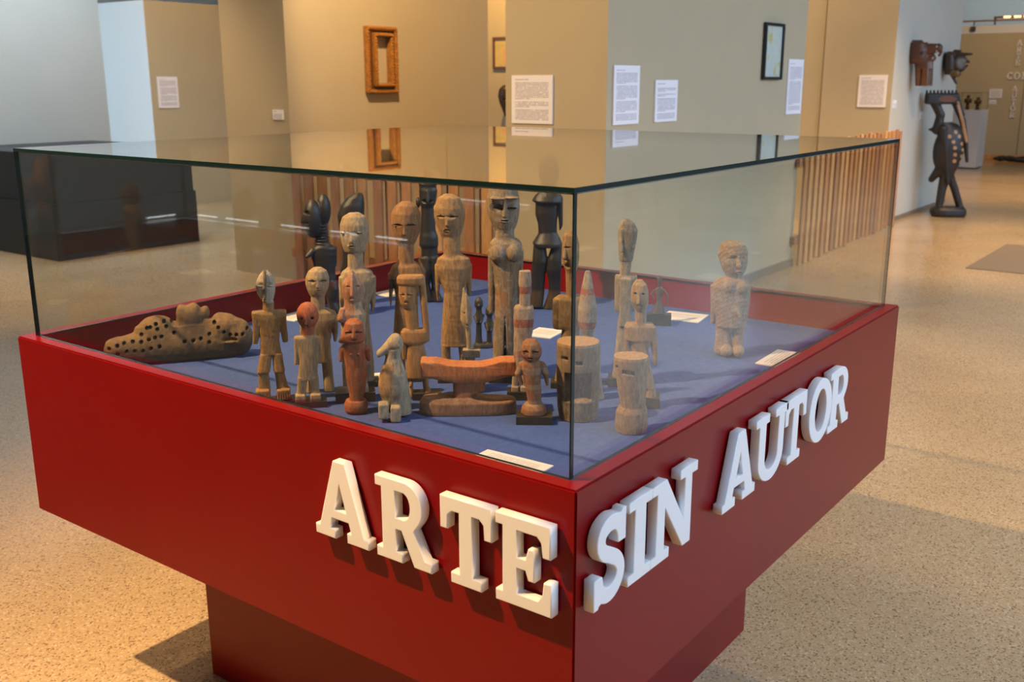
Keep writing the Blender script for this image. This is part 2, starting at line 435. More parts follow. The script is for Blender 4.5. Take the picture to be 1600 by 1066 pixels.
adopt(cover, *gp)

# label cards lying on the felt
M['card'] = print_mat('card_print', 4, (), title=False, paper=(0.74, 0.70, 0.66), ink=(0.45, 0.42, 0.42), margin=0.12, top=0.8, bottom=0.3)
def card(cx, cy, lx, ly, rz, label, tilt=0.0):
    b = bmesh.new(); add_box(b, -lx / 2, lx / 2, -0.0015, 0.0015, -ly / 2, ly / 2)
    o = mesh_obj('label_card', b, M['card'], loc=(cx, cy, ZF + 0.0016 + abs(math.sin(tilt)) * ly / 2))
    o.rotation_euler = (math.radians(-90) + tilt, 0, rz)
    return tag(o, label, 'label card', 'label cards in the case')
PI = math.pi
card(.226, .292, .155, .05, -PI / 2 + .03, 'white label card near the front corner of the case, beside the left pane')
card(1.243, .174, .165, .066, .04, 'white label card at the right pane, in front of the rough pale figure')
card(1.53, .602, .13, .115, -PI / 2 + .17, 'white label card behind the small bronze figurine with looped arms')
card(1.105, .83, .085, .105, -PI / 2 + .17, 'white label card between the tall woman figure and the glass corner edge')
card(1.27, 1.585, .12, .09, -.05, 'white label card at the back behind the two tall half-lit heads')
card(.83, 1.578, .12, .085, .1, 'white label card at the back behind the man with the leaf-shaped face')
card(.492, .905, .075, .06, -.6, 'small white label card partly hidden behind the seated animal')

# ------------------------------------------------------------------ fences closing the openings
def fence(name, label, origin, rz, n, pitch, width, height, double=True, seed=3):
    rnd = random.Random(seed)
    root = thing(name, label, 'fence', origin, 'slat fences', rz)
    L = (n - 1) * pitch + width
    for z in (0.20, 0.885):
        bmr = bmesh.new(); add_box(bmr, -0.07, L + 0.05, 0.024, 0.06, z, z + 0.075, 0.004)
        mesh_obj('rail', bmr, M['wood_slat3'], root)
    me = []
    for mm in ('wood_slat', 'wood_slat2', 'wood_slat3'):
        bs = bmesh.new(); add_box(bs, -width / 2, width / 2, 0, 0.022, 0, height, 0.004)
        o = bpy.data.meshes.new('slat'); bs.to_mesh(o); bs.free(); o.materials.append(M[mm]); me.append(o)
    for i in range(n):
        o = bpy.data.objects.new('slat', me[rnd.choice((0, 0, 1, 1, 2))]); link(o, root)
        o.location = (width / 2 + i * pitch + rnd.uniform(-.006, .006), 0, 0.004 + rnd.uniform(0, .03))
        o.rotation_euler = (0, rnd.uniform(-.008, .008), 0)
    if double:
        for i in range(n - 1):
            if i % 3 == 2: continue
            o = bpy.data.objects.new('slat', me[rnd.choice((0, 2, 2))]); link(o, root)
            o.location = (width / 2 + (i + .5) * pitch, 0.062, 0.01 + rnd.uniform(0, .02))
            o.rotation_euler = (0, rnd.uniform(-.01, .01), 0)
    return root
fence('slat_fence', 'pine slat fence standing on the floor right of the glass case, before the beige recess', (7.50, 2.50, 0), 0.03, 22, 0.1465, 0.075, 1.07, False)
fence('slat_fence', 'pine slat fence behind the case, left of the grey wall corner', (4.36, 5.62, 0), -PI / 2, 15, 0.152, 0.09, 0.985, True, 5)

# ------------------------------------------------------------------ black plinth at the left
pl = thing('black_plinth', 'large black two-tier plinth standing before the grey left wall', 'plinth', (4.4, 8.7, 0))
adopt(pl, box_obj('lower_tier', 3.70, 5.27, 8.15, 9.95, 0, 0.53, M['black'], bevel=.004),
          box_obj('upper_tier', 3.72, 5.25, 8.16, 9.95, 0.53, 0.985, M['black'], bevel=.004))

# ------------------------------------------------------------------ text sheets on the walls
PR = {n: print_mat('print_' + n, r, g) for n, r, g in (
    ('square', 26, (1, 13, 18)), ('tall', 36, (1, 10, 21, 30)), ('mid', 24, (1, 2, 6, 9, 19)), ('long', 40, (1, 2, 14, 35)), ('wide', 22, (1,)), ('small', 6, (1,)))}
def sheet(name, center, w, h, normal, material, label, thick=0.012):
    b = bmesh.new(); add_box(b, -w / 2, w / 2, -thick, 0, -h / 2, h / 2)
    o = mesh_obj(name, b, material, loc=center)
    o.rotation_euler = (0, 0, 0 if normal == '-y' else -PI / 2)
    return tag(o, label, 'text panel', 'text panels on the walls')
sheet('text_panel', (4.2615, 3.130, 1.506), .325, .306, '-x', PR['square'], 'square white text panel on the beige wall end behind the glass corner')
sheet('text_panel', (4.486, 2.5695, 1.535), .320, .364, '-y', PR['tall'], 'tall white text panel on the grey wall, nearest its left corner')
sheet('text_panel', (5.015, 2.5695, 1.491), .312, .274, '-y', PR['mid'], 'shorter white text panel in the middle of the grey wall')
sheet('text_panel', (7.288, 2.5695, 1.572), .330, .450, '-y', PR['long'], 'long white text panel at the right end of the grey wall beside the black frame')
sheet('text_panel', (10.6315, 2.963, 1.507), .316, .352, '-x', PR['wide'], 'white text panel on the beige recess wall above the slat fence')
sheet('text_panel', (7.030, 10.9995, 1.489), .305, .397, '-y', PR['tall'], 'white text panel on the low beige partition at the far left')
sheet('caption_card', (4.3995, 5.776, 1.360), .127, .078, '-x', PR['small'], 'small white caption card on the wall left of the gilt frame', .008)
sheet('caption_card', (10.76, 2.7495, 1.365), .13, .085, '-y', PR['small'], 'small white caption card at the left corner of the wall with animal masks', .008)
sheet('caption_card', (11.60, 2.7495, 1.60), .12, .10, '-y', PR['small'], 'small white caption card under the brown animal mask', .008)
sheet('caption_card', (11.90, 2.7495, 1.21), .12, .085, '-y', PR['small'], 'small white caption card beside the neck of the carved bird', .008)
sheet('text_panel', (21.9995, 4.033, 1.362), .24, .18, '-x', PR['wide'], 'white text panel on the far beige wall beside the white pedestal', .02)
sheet('caption_card', (21.9995, 4.075, 1.188), .133, .089, '-x', PR['small'], 'small white caption card below the far text panel', .015)

# ------------------------------------------------------------------ picture frames
def flat_frame(name, label, center, w, h, normal, bar, depth, frame_mat, art_mat):
    root = thing(name, label, 'picture', center, None, 0 if normal == '-y' else -PI / 2)
    b = bmesh.new()
    for q in ((-w / 2, -w / 2 + bar, -h / 2, h / 2), (w / 2 - bar, w / 2, -h / 2, h / 2),
              (-w / 2 + bar, w / 2 - bar, -h / 2, -h / 2 + bar), (-w / 2 + bar, w / 2 - bar, h / 2 - bar, h / 2)):
        add_box(b, q[0], q[1], -depth, 0, q[2], q[3], 0.003)
    mesh_obj('frame', b, frame_mat, root)
    b = bmesh.new(); add_box(b, -w / 2 + bar * .8, w / 2 - bar * .8, -depth * .45, -depth * .2, -h / 2 + bar * .8, h / 2 - bar * .8)
    mesh_obj('picture_sheet', b, art_mat, root)
    return root

def art(name, c1, c2, c3, seed):
    m, nt, bs = new_mat(name)
    tc = nt.nodes.new('ShaderNodeTexCoord'); mp = nt.nodes.new('ShaderNodeMapping'); mp.inputs['Location'].default_value = (seed, seed * .7, 0)
    n = nt.nodes.new('ShaderNodeTexNoise'); n.inputs['Scale'].default_value = 3.2; n.inputs['Detail'].default_value = 4
    r = nt.nodes.new('ShaderNodeValToRGB'); e = r.color_ramp.elements
    e[0].position = .36; e[0].color = (*c1, 1); e[1].position = .66; e[1].color = (*c3, 1); x = e.new(.5); x.color = (*c2, 1)
    nt.links.new(tc.outputs['Generated'], mp.inputs[0]); nt.links.new(mp.outputs[0], n.inputs['Vector'])
    nt.links.new(n.outputs['Fac'], r.inputs[0]); nt.links.new(r.outputs[0], bs.inputs['Base Color'])
    bs.inputs['Roughness'].default_value = .35
    return m
flat_frame('framed_picture', 'narrow framed pale green drawing on the grey wall', (6.771, 2.569, 1.848), .373, .436, '-y', .022, .03, M['black_frame'], art('pale_drawing', (.52, .60, .55), (.58, .66, .62), (.55, .50, .20), 1.3))
flat_frame('framed_picture', 'upper brown-framed yellow picture on the lit wall beyond the opening', (10.659, 8.10, 2.01), .58, .44, '-x', .035, .03, M['brown_frame'], art('yellow_art', (.50, .42, .10), (.62, .45, .14), (.65, .30, .08), 4.1))

# the deep carved gilt frame, hung empty
gf = thing('gilt_frame', 'empty gilt carved picture frame hanging on the warm-lit wall', 'picture frame', (5.467, 5.649, 1.804))
def frame_ring(name, w, h, bar, d0, d1, material, bev):
    b = bmesh.new()
    for q in ((-w / 2, -w / 2 + bar, -h / 2, h / 2), (w / 2 - bar, w / 2, -h / 2, h / 2),
              (-w / 2 + bar, w / 2 - bar, -h / 2, -h / 2 + bar), (-w / 2 + bar, w / 2 - bar, h / 2 - bar, h / 2)):
        add_box(b, q[0], q[1], -d1, -d0, q[2], q[3], bev)
    return mesh_obj(name, b, material, gf)
FW, FH = .385, .565
m_out = frame_ring('outer_moulding', FW, FH, .035, 0, .05, M['gilt'], .008)
frame_ring('cove', FW - .06, FH - .06, .045, 0, .035, M['brown_frame'], .004)
m_in = frame_ring('inner_moulding', FW - .15, FH - .11, .032, 0, .072, M['gilt'], .011)
bead = bmesh.new(); bmesh.ops.create_icosphere(bead, subdivisions=1, radius=.012)
bme = bpy.data.meshes.new('bead'); bead.to_mesh(bme); bead.free(); bme.materials.append(M['gilt'])
for (w, h, d, mo) in ((FW - .03, FH - .03, .051, m_out), (FW - .182, FH - .142, .073, m_in)):
    per = [(-w / 2, t) for t in np.arange(-h / 2, h / 2, .026)] + [(w / 2, t) for t in np.arange(-h / 2, h / 2, .026)] + \
          [(t, -h / 2) for t in np.arange(-w / 2, w / 2, .026)] + [(t, h / 2) for t in np.arange(-w / 2, w / 2, .026)]
    for x, z in per:
        o = bpy.data.objects.new('bead', bme); link(o, mo); o.location = (x, -d, z); o.scale = (1, .7, 1.1)

# ------------------------------------------------------------------ far end of the hall
fwd = []
def far_text(text, px, pz, h, vertical):
    z = pz; y = px
    for ch in text:
        w = h * GLYPH[ch][0] * .95
        y0 = (px + w / 2) if vertical else y
        o = letter(ch, (21.998, y0, z), (0, -1, 0), (-1, 0, 0), w, h, .03, .002, M['letter'], 'wall_letter')
        o['label'] = 'small white letter ' + ch + ' on the far beige wall'
        fwd.append(o)
        if vertical: z -= h * 1.135
        else: y -= w + .02
far_text('ARTE', 3.685, 2.306, .115, True)
far_text('CON', 3.86, 1.64, .145, False)
far_text('AUTOR', 3.675, 1.400, .115, True)
adopt(wall_far, *fwd)
# gallery above the far wall
struct('wall_gallery', 22.0, 26.2, -4.5, 6.0, 2.561, 2.72, M['white_wall'])
rail = thing('gallery_railing', 'glass railing with a copper handrail along the far upper gallery', 'railing', (22.15, 0, 2.72))
M['copper'] = mat('copper_handrail', (0.50, 0.22, 0.08), 0.3, 0.5, metal=0.6)
ks = [box_obj('handrail', 22.10, 22.16, -4.4, 5.9, 2.80, 2.83, M['copper'])]
for i in range(9): ks.append(box_obj('post', 22.12, 22.14, 4.62 - i * 1.1, 4.64 - i * 1.1, 2.72, 2.80, M['metal_rail']))
for i in range(8): ks.append(box_obj('pane', 22.125, 22.13, 4.62 - (i + 1) * 1.1 + .03, 4.62 - i * 1.1, 2.725, 2.795, M['glass']))
adopt(rail, *ks)
M['bulb'] = glow('warm_lamp_glow', (1.0, 0.55, 0.18), 5.0)
r2 = thing('upper_handrail', 'copper handrail with warm glowing lamps above the far gallery', 'railing', (23.0, 0, 2.72))
ks = [box_obj('handrail', 23.0, 23.05, -4.4, 4.45, 2.90, 2.945, M['copper']), box_obj('post', 23.0, 23.03, 4.40, 4.44, 2.72, 2.90, M['metal_rail']), box_obj('post', 23.0, 23.03, -4.4, -4.36, 2.72, 2.90, M['metal_rail'])]
for y in (4.25, 4.05, 3.86, 3.4, 2.9): ks.append(box_obj('lamp', 22.985, 23.0, y - .13, y, 2.91, 2.94, M['bulb']))
adopt(r2, *ks)
for nm, lb, x0, y0, z0, w, h in (('wall_speaker', 'small black box on the far gallery edge beside the mask wall', 21.93, 4.60, 2.61, .09, .09),
                        ('ventilation_grille', 'dark grille high on the far upper wall at the right edge', 26.13, 4.05, 3.10, .22, .24)):
    t = thing(nm, lb, 'wall fixture', (x0 + .03, y0, z0))
    kk = [box_obj('body', x0, x0 + .068, y0 - w / 2, y0 + w / 2, z0, z0 + h, M['black'], bevel=.006)]
    for i in range(3): kk.append(box_obj('slat', x0 - .006, x0, y0 - w * .4, y0 + w * .4, z0 + h * (.15 + .27 * i), z0 + h * (.28 + .27 * i), M['metal_rail']))
    adopt(t, *kk)
struct('trim_5', 21.99, 22.0, 3.50, 3.515, 0, 2.56, M['skirting'])
struct('baseboard_far', 21.97, 22.0, -4.5, 4.75, 0, 0.12, M['wood_slat2'])

# white pedestal with its small vitrine
pd = thing('white_pedestal', 'white painted pedestal standing before the far beige wall', 'pedestal', (19.8, 3.99, 0))
adopt(pd, box_obj('body', 19.5, 20.1, 3.73, 4.25, 0.02, 1.085, M['white_wall'], bevel=.004), box_obj('base', 19.54, 20.06, 3.77, 4.21, 0, .02, M['skirting']))
vt = thing('vitrine', 'small clear glass vitrine on the far white pedestal', 'vitrine', (19.8, 3.99, 1.085))
adopt(vt, *[pane(n, *q) for n, q in (('side_pane', (19.52, 19.526, 3.75, 4.23, 1.086, 1.40, 0)), ('side_pane', (20.074, 20.08, 3.75, 4.23, 1.086, 1.40, 0)),
            ('side_pane', (19.526, 20.074, 3.75, 3.756, 1.086, 1.40, 1)), ('side_pane', (19.526, 20.074, 4.224, 4.23, 1.086, 1.40, 1)), ('top_pane', (19.52, 20.08, 3.75, 4.23, 1.40, 1.406, 2)))])

# floor mat, lamp-black bundle and the second red case at the right edge
mt = box_obj('floor_mat', 8.30, 9.98, -0.9, 1.27, 0.0, 0.006, M['mat_floor'], bevel=.002)
tag(mt, 'flat grey-brown floor mat on the terrazzo at the right edge', 'mat')
rc = thing('red_case', 'second red lacquered case just entering at the right edge', 'display case', (16.4, 1.62, 0))
adopt(rc, box_obj('body', 15.9, 16.9, 1.05, 2.17, 0.0, 0.17, M['red'], bevel=.003), box_obj('base', 16.0, 16.8, 1.15, 2.07, 0.17, .20, M['red']))
b = bmesh.new()
rnd = random.Random(4)
for i in range(26):
    m_ = Matrix.Translation((rnd.uniform(-.12, .12), rnd.uniform(-.55, .55), rnd.uniform(.03, .07))) @ Matrix.Rotation(rnd.uniform(-1, 1), 4, 'Z') @ Matrix.Diagonal((.06, .17, .045, 1))
    bmesh.ops.create_icosphere(b, subdivisions=2, radius=1.0, matrix=m_)
o = mesh_obj('cable_bundle', b, M['black'], smooth=True, loc=(21.6, 3.22, 0.02)); tag(o, 'black heap of cables on the floor at the foot of the far wall', 'cables')

# narrow daylight slots at the foot of the rear-left corner
M['slot'] = glow('daylight_slot', (0.85, 0.93, 1.0), 5.0)
n = 0
for y0, y1 in ((9.42, 9.80), (8.66, 9.26), (7.80, 8.26), (7.05, 7.45), (6.3, 6.75)):
    n += 1; w = box_obj('window_%d' % (20 + n), -6.402, -6.395, y0, y1, 0.02, 0.032, M['slot']); w['kind'] = 'structure'
w = box_obj('window_30', -6.25, -5.85, 10.045, 10.052, 0.02, 0.032, M['slot']); w['kind'] = 'structure'

# ------------------------------------------------------------------ ceiling track spotlights
M['lens'] = glow('lamp_lens', (1.0, 0.72, 0.42), 8.0)
def spotlight(loc, target, power, angle, blend, label, color=WARM, radius=.04):
    loc = Vector(loc); d = (Vector(target) - loc).normalized()
    root = thing('track_spotlight', label, 'spotlight', loc, 'ceiling track spotlights')
    q = d.to_track_quat('-Z', 'Y')
    b = bmesh.new()
    bmesh.ops.create_cone(b, segments=20, radius1=.065, radius2=.05, depth=.16, cap_ends=True, cap_tris=False)
    bmesh.ops.transform(b, matrix=Matrix.Translation((0, 0, .10)), verts=b.verts)
    hd = mesh_obj('lamp_head', b, M['black'], root); hd.rotation_euler = q.to_euler()
    b = bmesh.new(); bmesh.ops.create_cone(b, segments=20, radius1=.05, radius2=.05, depth=.004, cap_ends=True)
    bmesh.ops.transform(b, matrix=Matrix.Translation((0, 0, .017)), verts=b.verts)
    mesh_obj('lens', b, M['lens'], hd)
    up = -d * .12
    b = bmesh.new(); add_box(b, up.x - .012, up.x + .012, up.y - .012, up.y + .012, up.z, H - loc.z)
    mesh_obj('stem', b, M['black'], root)
    l = bpy.data.lights.new('spot', 'SPOT'); l.energy = power; l.color = color; l.spot_size = math.radians(angle); l.spot_blend = blend; l.shadow_soft_size = radius
    o = bpy.data.objects.new('spot', l); link(o, root); o.rotation_euler = q.to_euler()
    return root
spotlight((-1.35, 1.85, 4.1), (0.50, 0.75, 0.95), 1260, 84, .8, 'black track spotlight aimed at the front of the display case')
spotlight((0.9, 3.0, 4.3), (1.1, 1.3, 0.9), 170, 40, .6, 'black track spotlight aimed at the back of the display case')
spotlight((4.0, 3.9, 4.3), (6.7, 5.65, 1.75), 760, 80, .5, 'black track spotlight aimed at the gilt frame')
spotlight((9.2, 7.4, 4.2), (10.66, 8.2, 1.6), 560, 70, .6, 'black track spotlight aimed at the brown-framed pictures', (1.0, 0.56, .17))
spotlight((8.8, 4.6, 4.2), (10.64, 3.1, 1.5), 250, 64, .5, 'black track spotlight aimed at the beige recess')
spotlight((0.3, 5.2, 4.2), (4.27, 3.1, 1.4), 950, 50, .8, 'black track spotlight aimed at the square text panel')
spotlight((5.9, 8.6, 4.3), (7.4, 11.0, 1.4), 260, 64, .7, 'added fill spotlight brightening the low beige partition')  # extra lamp, added to brighten the partition
spotlight((3.4, 7.4, 4.3), (4.9, 10.05, 0.7), 140, 60, .8, 'added fill spotlight warming the left wall above the plinth')  # lamp put in to warm the lower left wall
spotlight((3.0, 7.0, 4.2), (3.9, 6.9, 0), 420, 70, .8, 'black track spotlight lighting the floor before the plinth')
spotlight((-1.1, 3.6, 4.3), (-0.5, 2.6, 0), 120, 112, .9, 'added wide soft fill spotlight for the floor left of the case', (1.0, 0.74, 0.46), .28)  # added broad-source fill that evens out the floor here
spotlight((5.2, -0.8, 4.2), (3.8, 0.2, 0), 310, 88, .8, 'black track spotlight lighting the floor right of the case')
spotlight((9.5, 0.8, 4.2), (9.6, 1.4, 0), 950, 88, .8, 'black track spotlight lighting the floor before the slat fence')
spotlight((15.5, 1.6, 4.2), (16.0, 2.2, 0), 900, 90, .8, 'black track spotlight lighting the hall floor beyond the mask wall')
spotlight((18.6, 3.0, 4.2), (22.0, 3.9, 1.2), 230, 70, .8, 'black track spotlight aimed at the far beige wall')

# ------------------------------------------------------------------ carved sculptures
# every sculpture is modelled as one solid (blended and carved volumes) and meshed; units inside a
# sculpture are its own drawing units, scaled to metres by the numbers below:
# x, y, z of its foot, drawing origin, metres per unit, height factor, lean correction, heading
PLACE = {
    'spotted': (0.30352, 1.44104, 0.91, 283.0, 562.0, 0.00167, 1.02266, -0.08641, -0.6027),
    'maskman': (0.21039, 0.95481, 0.91, 432.0, 628.0, 0.00144, 1.0315, -0.06273, -0.69032),
    'redhead': (0.23792, 0.86968, 0.91, 486.0, 634.0, 0.00142, 1.03231, -0.05386, -0.72422),
    'paleman': (0.33495, 0.92728, 0.91, 508.0, 611.0, 0.00149, 1.0292, -0.05003, -0.73901),
    'ebonydisk': (0.86519, 1.45014, 0.91, 523.0, 500.0, 0.00195, 1.01449, -0.04671, -0.75192),
    'ebonyhood': (1.03746, 1.55586, 0.91, 548.0, 478.0, 0.00207, 1.01163, -0.04251, -0.7683),
    'bigpale': (0.42933, 0.89612, 0.91, 567.0, 600.0, 0.00153, 1.02772, -0.04024, -0.77721),
    'pointpink': (0.33199, 0.82208, 0.91, 556.0, 624.0, 0.00145, 1.03095, -0.04221, -0.76946),
    'redfig': (0.26635, 0.754, 0.91, 557.0, 644.0, 0.0014, 1.03367, -0.04219, -0.76956),
    'dog': (0.29012, 0.66219, 0.91, 616.0, 652.0, 0.00137, 1.03475, -0.03245, -0.80789),
    'bigbrown': (0.52704, 0.83679, 0.91, 638.0, 592.0, 0.00155, 1.02664, -0.02852, -0.82349),
    'archhead': (0.43042, 0.70476, 0.91, 660.0, 622.0, 0.00146, 1.03067, -0.02503, -0.83738),
    'ebonytall': (1.25346, 1.37838, 0.91, 680.0, 471.0, 0.00211, 1.01072, -0.0212, -0.85266),
    'biggrain': (0.59337, 0.72798, 0.91, 718.0, 594.0, 0.00155, 1.0269, -0.01538, -0.87593),
    'pointpale': (0.55698, 0.66029, 0.91, 737.0, 607.0, 0.0015, 1.02865, -0.01229, -0.88834),
    'twins': (0.88225, 0.8773, 0.91, 757.0, 542.0, 0.00174, 1.01998, -0.0089, -0.90195),
    'woman': (0.6604, 0.63683, 0.91, 790.0, 594.0, 0.00155, 1.0269, -0.00355, -0.92343),
    'headrest': (0.4129, 0.55498, 0.91, 731.0, 644.0, 0.0014, 1.03366, -0.01336, -0.88405),
    'stripepole': (0.56664, 0.51968, 0.91, 815.0, 622.0, 0.00146, 1.03066, 0.00056, -0.93995),
    'dwarf': (0.4507, 0.40076, 0.91, 835.0, 658.0, 0.00136, 1.03556, 0.00389, -0.9533),
    'ebonyskirt': (1.37927, 1.02389, 0.91, 850.0, 482.0, 0.00204, 1.01213, 0.0062, -0.96258),
    'profile': (0.70753, 0.49099, 0.91, 884.0, 603.0, 0.00152, 1.0281, 0.01191, -0.98552),
    'mouthdrum': (0.52799, 0.33923, 0.91, 903.0, 652.0, 0.00137, 1.03474, 0.01516, -0.99853),
    'cone': (0.66058, 0.39204, 0.91, 922.0, 622.0, 0.00146, 1.03066, 0.01823, -1.01076),
    'longface': (0.79514, 0.38978, 0.91, 970.0, 601.0, 0.00152, 1.02782, 0.02606, -1.04196),
    'armfig': (0.68414, 0.26357, 0.91, 1006.0, 634.0, 0.00142, 1.03228, 0.03216, -1.06609),
    'stump': (0.52051, 0.20167, 0.91, 986.0, 673.0, 0.00132, 1.03761, 0.02904, -1.05375),
    'bronze': (1.40141, 0.61853, 0.91, 1029.0, 507.0, 0.0019, 1.01537, 0.03522, -1.07816),
    'stone': (1.20146, 0.29468, 0.91, 1140.0, 555.0, 0.00169, 1.02167, 0.05362, -1.14962),
    'bird': (11.95663, 2.33308, 0.0, 1481.0, 338.0, 0.00777, 0.98551, 0.10556, -1.05781),
    'mask_a': (11.28857, 2.6, 1.55644, 1441.63473, 134.95568, 0.00738, 0.9645, 0.09627, -1.30591),
    'mask_b': (12.70896, 2.6, 1.53435, 1490.68793, 136.90852, 0.00808, 0.96524, 0.1038, -1.33182),
    'mask_c': (10.5, 8.01336, 1.13372, 794.06111, 182.63184, 0.00905, 0.97339, -0.0027, -0.92684),
}

def wood(name, base_rough=0.7, var=0.30, fleck=None, fleck_amt=0.0, bump=0.5, grain=(60, 60, 14), spec=0.3):
    m, nt, b = new_mat(name)
    at = nt.nodes.new('ShaderNodeAttribute'); at.attribute_name = 'paint'
    tc = nt.nodes.new('ShaderNodeTexCoord'); mp = nt.nodes.new('ShaderNodeMapping'); mp.inputs['Scale'].default_value = grain
    nt.links.new(tc.outputs['Object'], mp.inputs[0])
    n1 = nt.nodes.new('ShaderNodeTexNoise'); n1.inputs['Scale'].default_value = 2.6; n1.inputs['Detail'].default_value = 9; n1.inputs['Roughness'].default_value = .78
    nt.links.new(mp.outputs[0], n1.inputs['Vector'])
    mr = nt.nodes.new('ShaderNodeMapRange'); mr.inputs[1].default_value = .28; mr.inputs[2].default_value = .72
    mr.inputs[3].default_value = 1 - var; mr.inputs[4].default_value = 1 + var
    nt.links.new(n1.outputs['Fac'], mr.inputs[0])
    vm = nt.nodes.new('ShaderNodeVectorMath'); vm.operation = 'SCALE'
    nt.links.new(at.outputs['Color'], vm.inputs[0]); nt.links.new(mr.outputs[0], vm.inputs['Scale'])
    last = vm.outputs[0]
    if fleck:
        n2 = nt.nodes.new('ShaderNodeTexNoise'); n2.inputs['Scale'].default_value = 55; n2.inputs['Detail'].default_value = 8; n2.inputs['Roughness'].default_value = .7
        nt.links.new(tc.outputs['Object'], n2.inputs['Vector'])
        r2 = nt.nodes.new('ShaderNodeMapRange'); r2.inputs[1].default_value = .50; r2.inputs[2].default_value = .66
        r2.inputs[3].default_value = 0; r2.inputs[4].default_value = fleck_amt
        nt.links.new(n2.outputs['Fac'], r2.inputs[0])
        mx = nt.nodes.new('ShaderNodeMix'); mx.data_type = 'RGBA'; mx.inputs[7].default_value = (*fleck, 1)
        nt.links.new(r2.outputs[0], mx.inputs[0]); nt.links.new(last, mx.inputs[6]); last = mx.outputs[2]
    nt.links.new(last, b.inputs['Base Color'])
    b.inputs['Roughness'].default_value = base_rough; b.inputs['Specular IOR Level'].default_value = spec
    bp = nt.nodes.new('ShaderNodeBump'); bp.inputs['Strength'].default_value = bump; bp.inputs['Distance'].default_value = .003
    nt.links.new(n1.outputs['Fac'], bp.inputs['Height']); nt.links.new(bp.outputs[0], b.inputs['Normal'])
    return m

W_OLD = wood('weathered_wood', .75, .60, (0.43, 0.30, 0.165), .35, .7)
W_WASH = wood('whitewashed_wood', .8, .60, (0.47, 0.40, 0.31), .5, .9)
W_WARM = wood('ochre_wood', .65, .45, (0.42, 0.30, 0.17), .25)
W_RED = wood('red_ochre_wood', .65, .48, (0.40, 0.26, 0.17), .35, .7)
W_BARK = wood('cracked_wood', .85, .55, (0.46, 0.41, 0.36), .55, 1.0, (110, 110, 9))
W_EBONY = wood('ebony', .42, .25, None, 0, .35, (60, 60, 14), .55)
W_CLAY = wood('fired_clay', .85, .30, (0.06, 0.05, 0.045), .5, .6, (45, 45, 45))
W_STONE = wood('crusted_wood', .9, .38, (0.52, 0.46, 0.38), .45, 1.0, (70, 70, 40))
W_BRONZE = wood('dark_bronze', .42, .3, None, 0, .5, (90, 90, 60), .6)
M['stand'] = mat('dark_stand_wood', (0.030, 0.024, 0.016), 0.45, 0.4, 0.25, 30)

OCHRE = (0.40, 0.245, 0.115); PALE = (0.42, 0.33, 0.22); TAN = (0.36, 0.25, 0.14); BROWN = (0.26, 0.145, 0.070)
RED = (0.36, 0.120, 0.055); GREY = (0.34, 0.29, 0.23); DARK = (0.020, 0.018, 0.018); SOOT = (0.09, 0.065, 0.045)

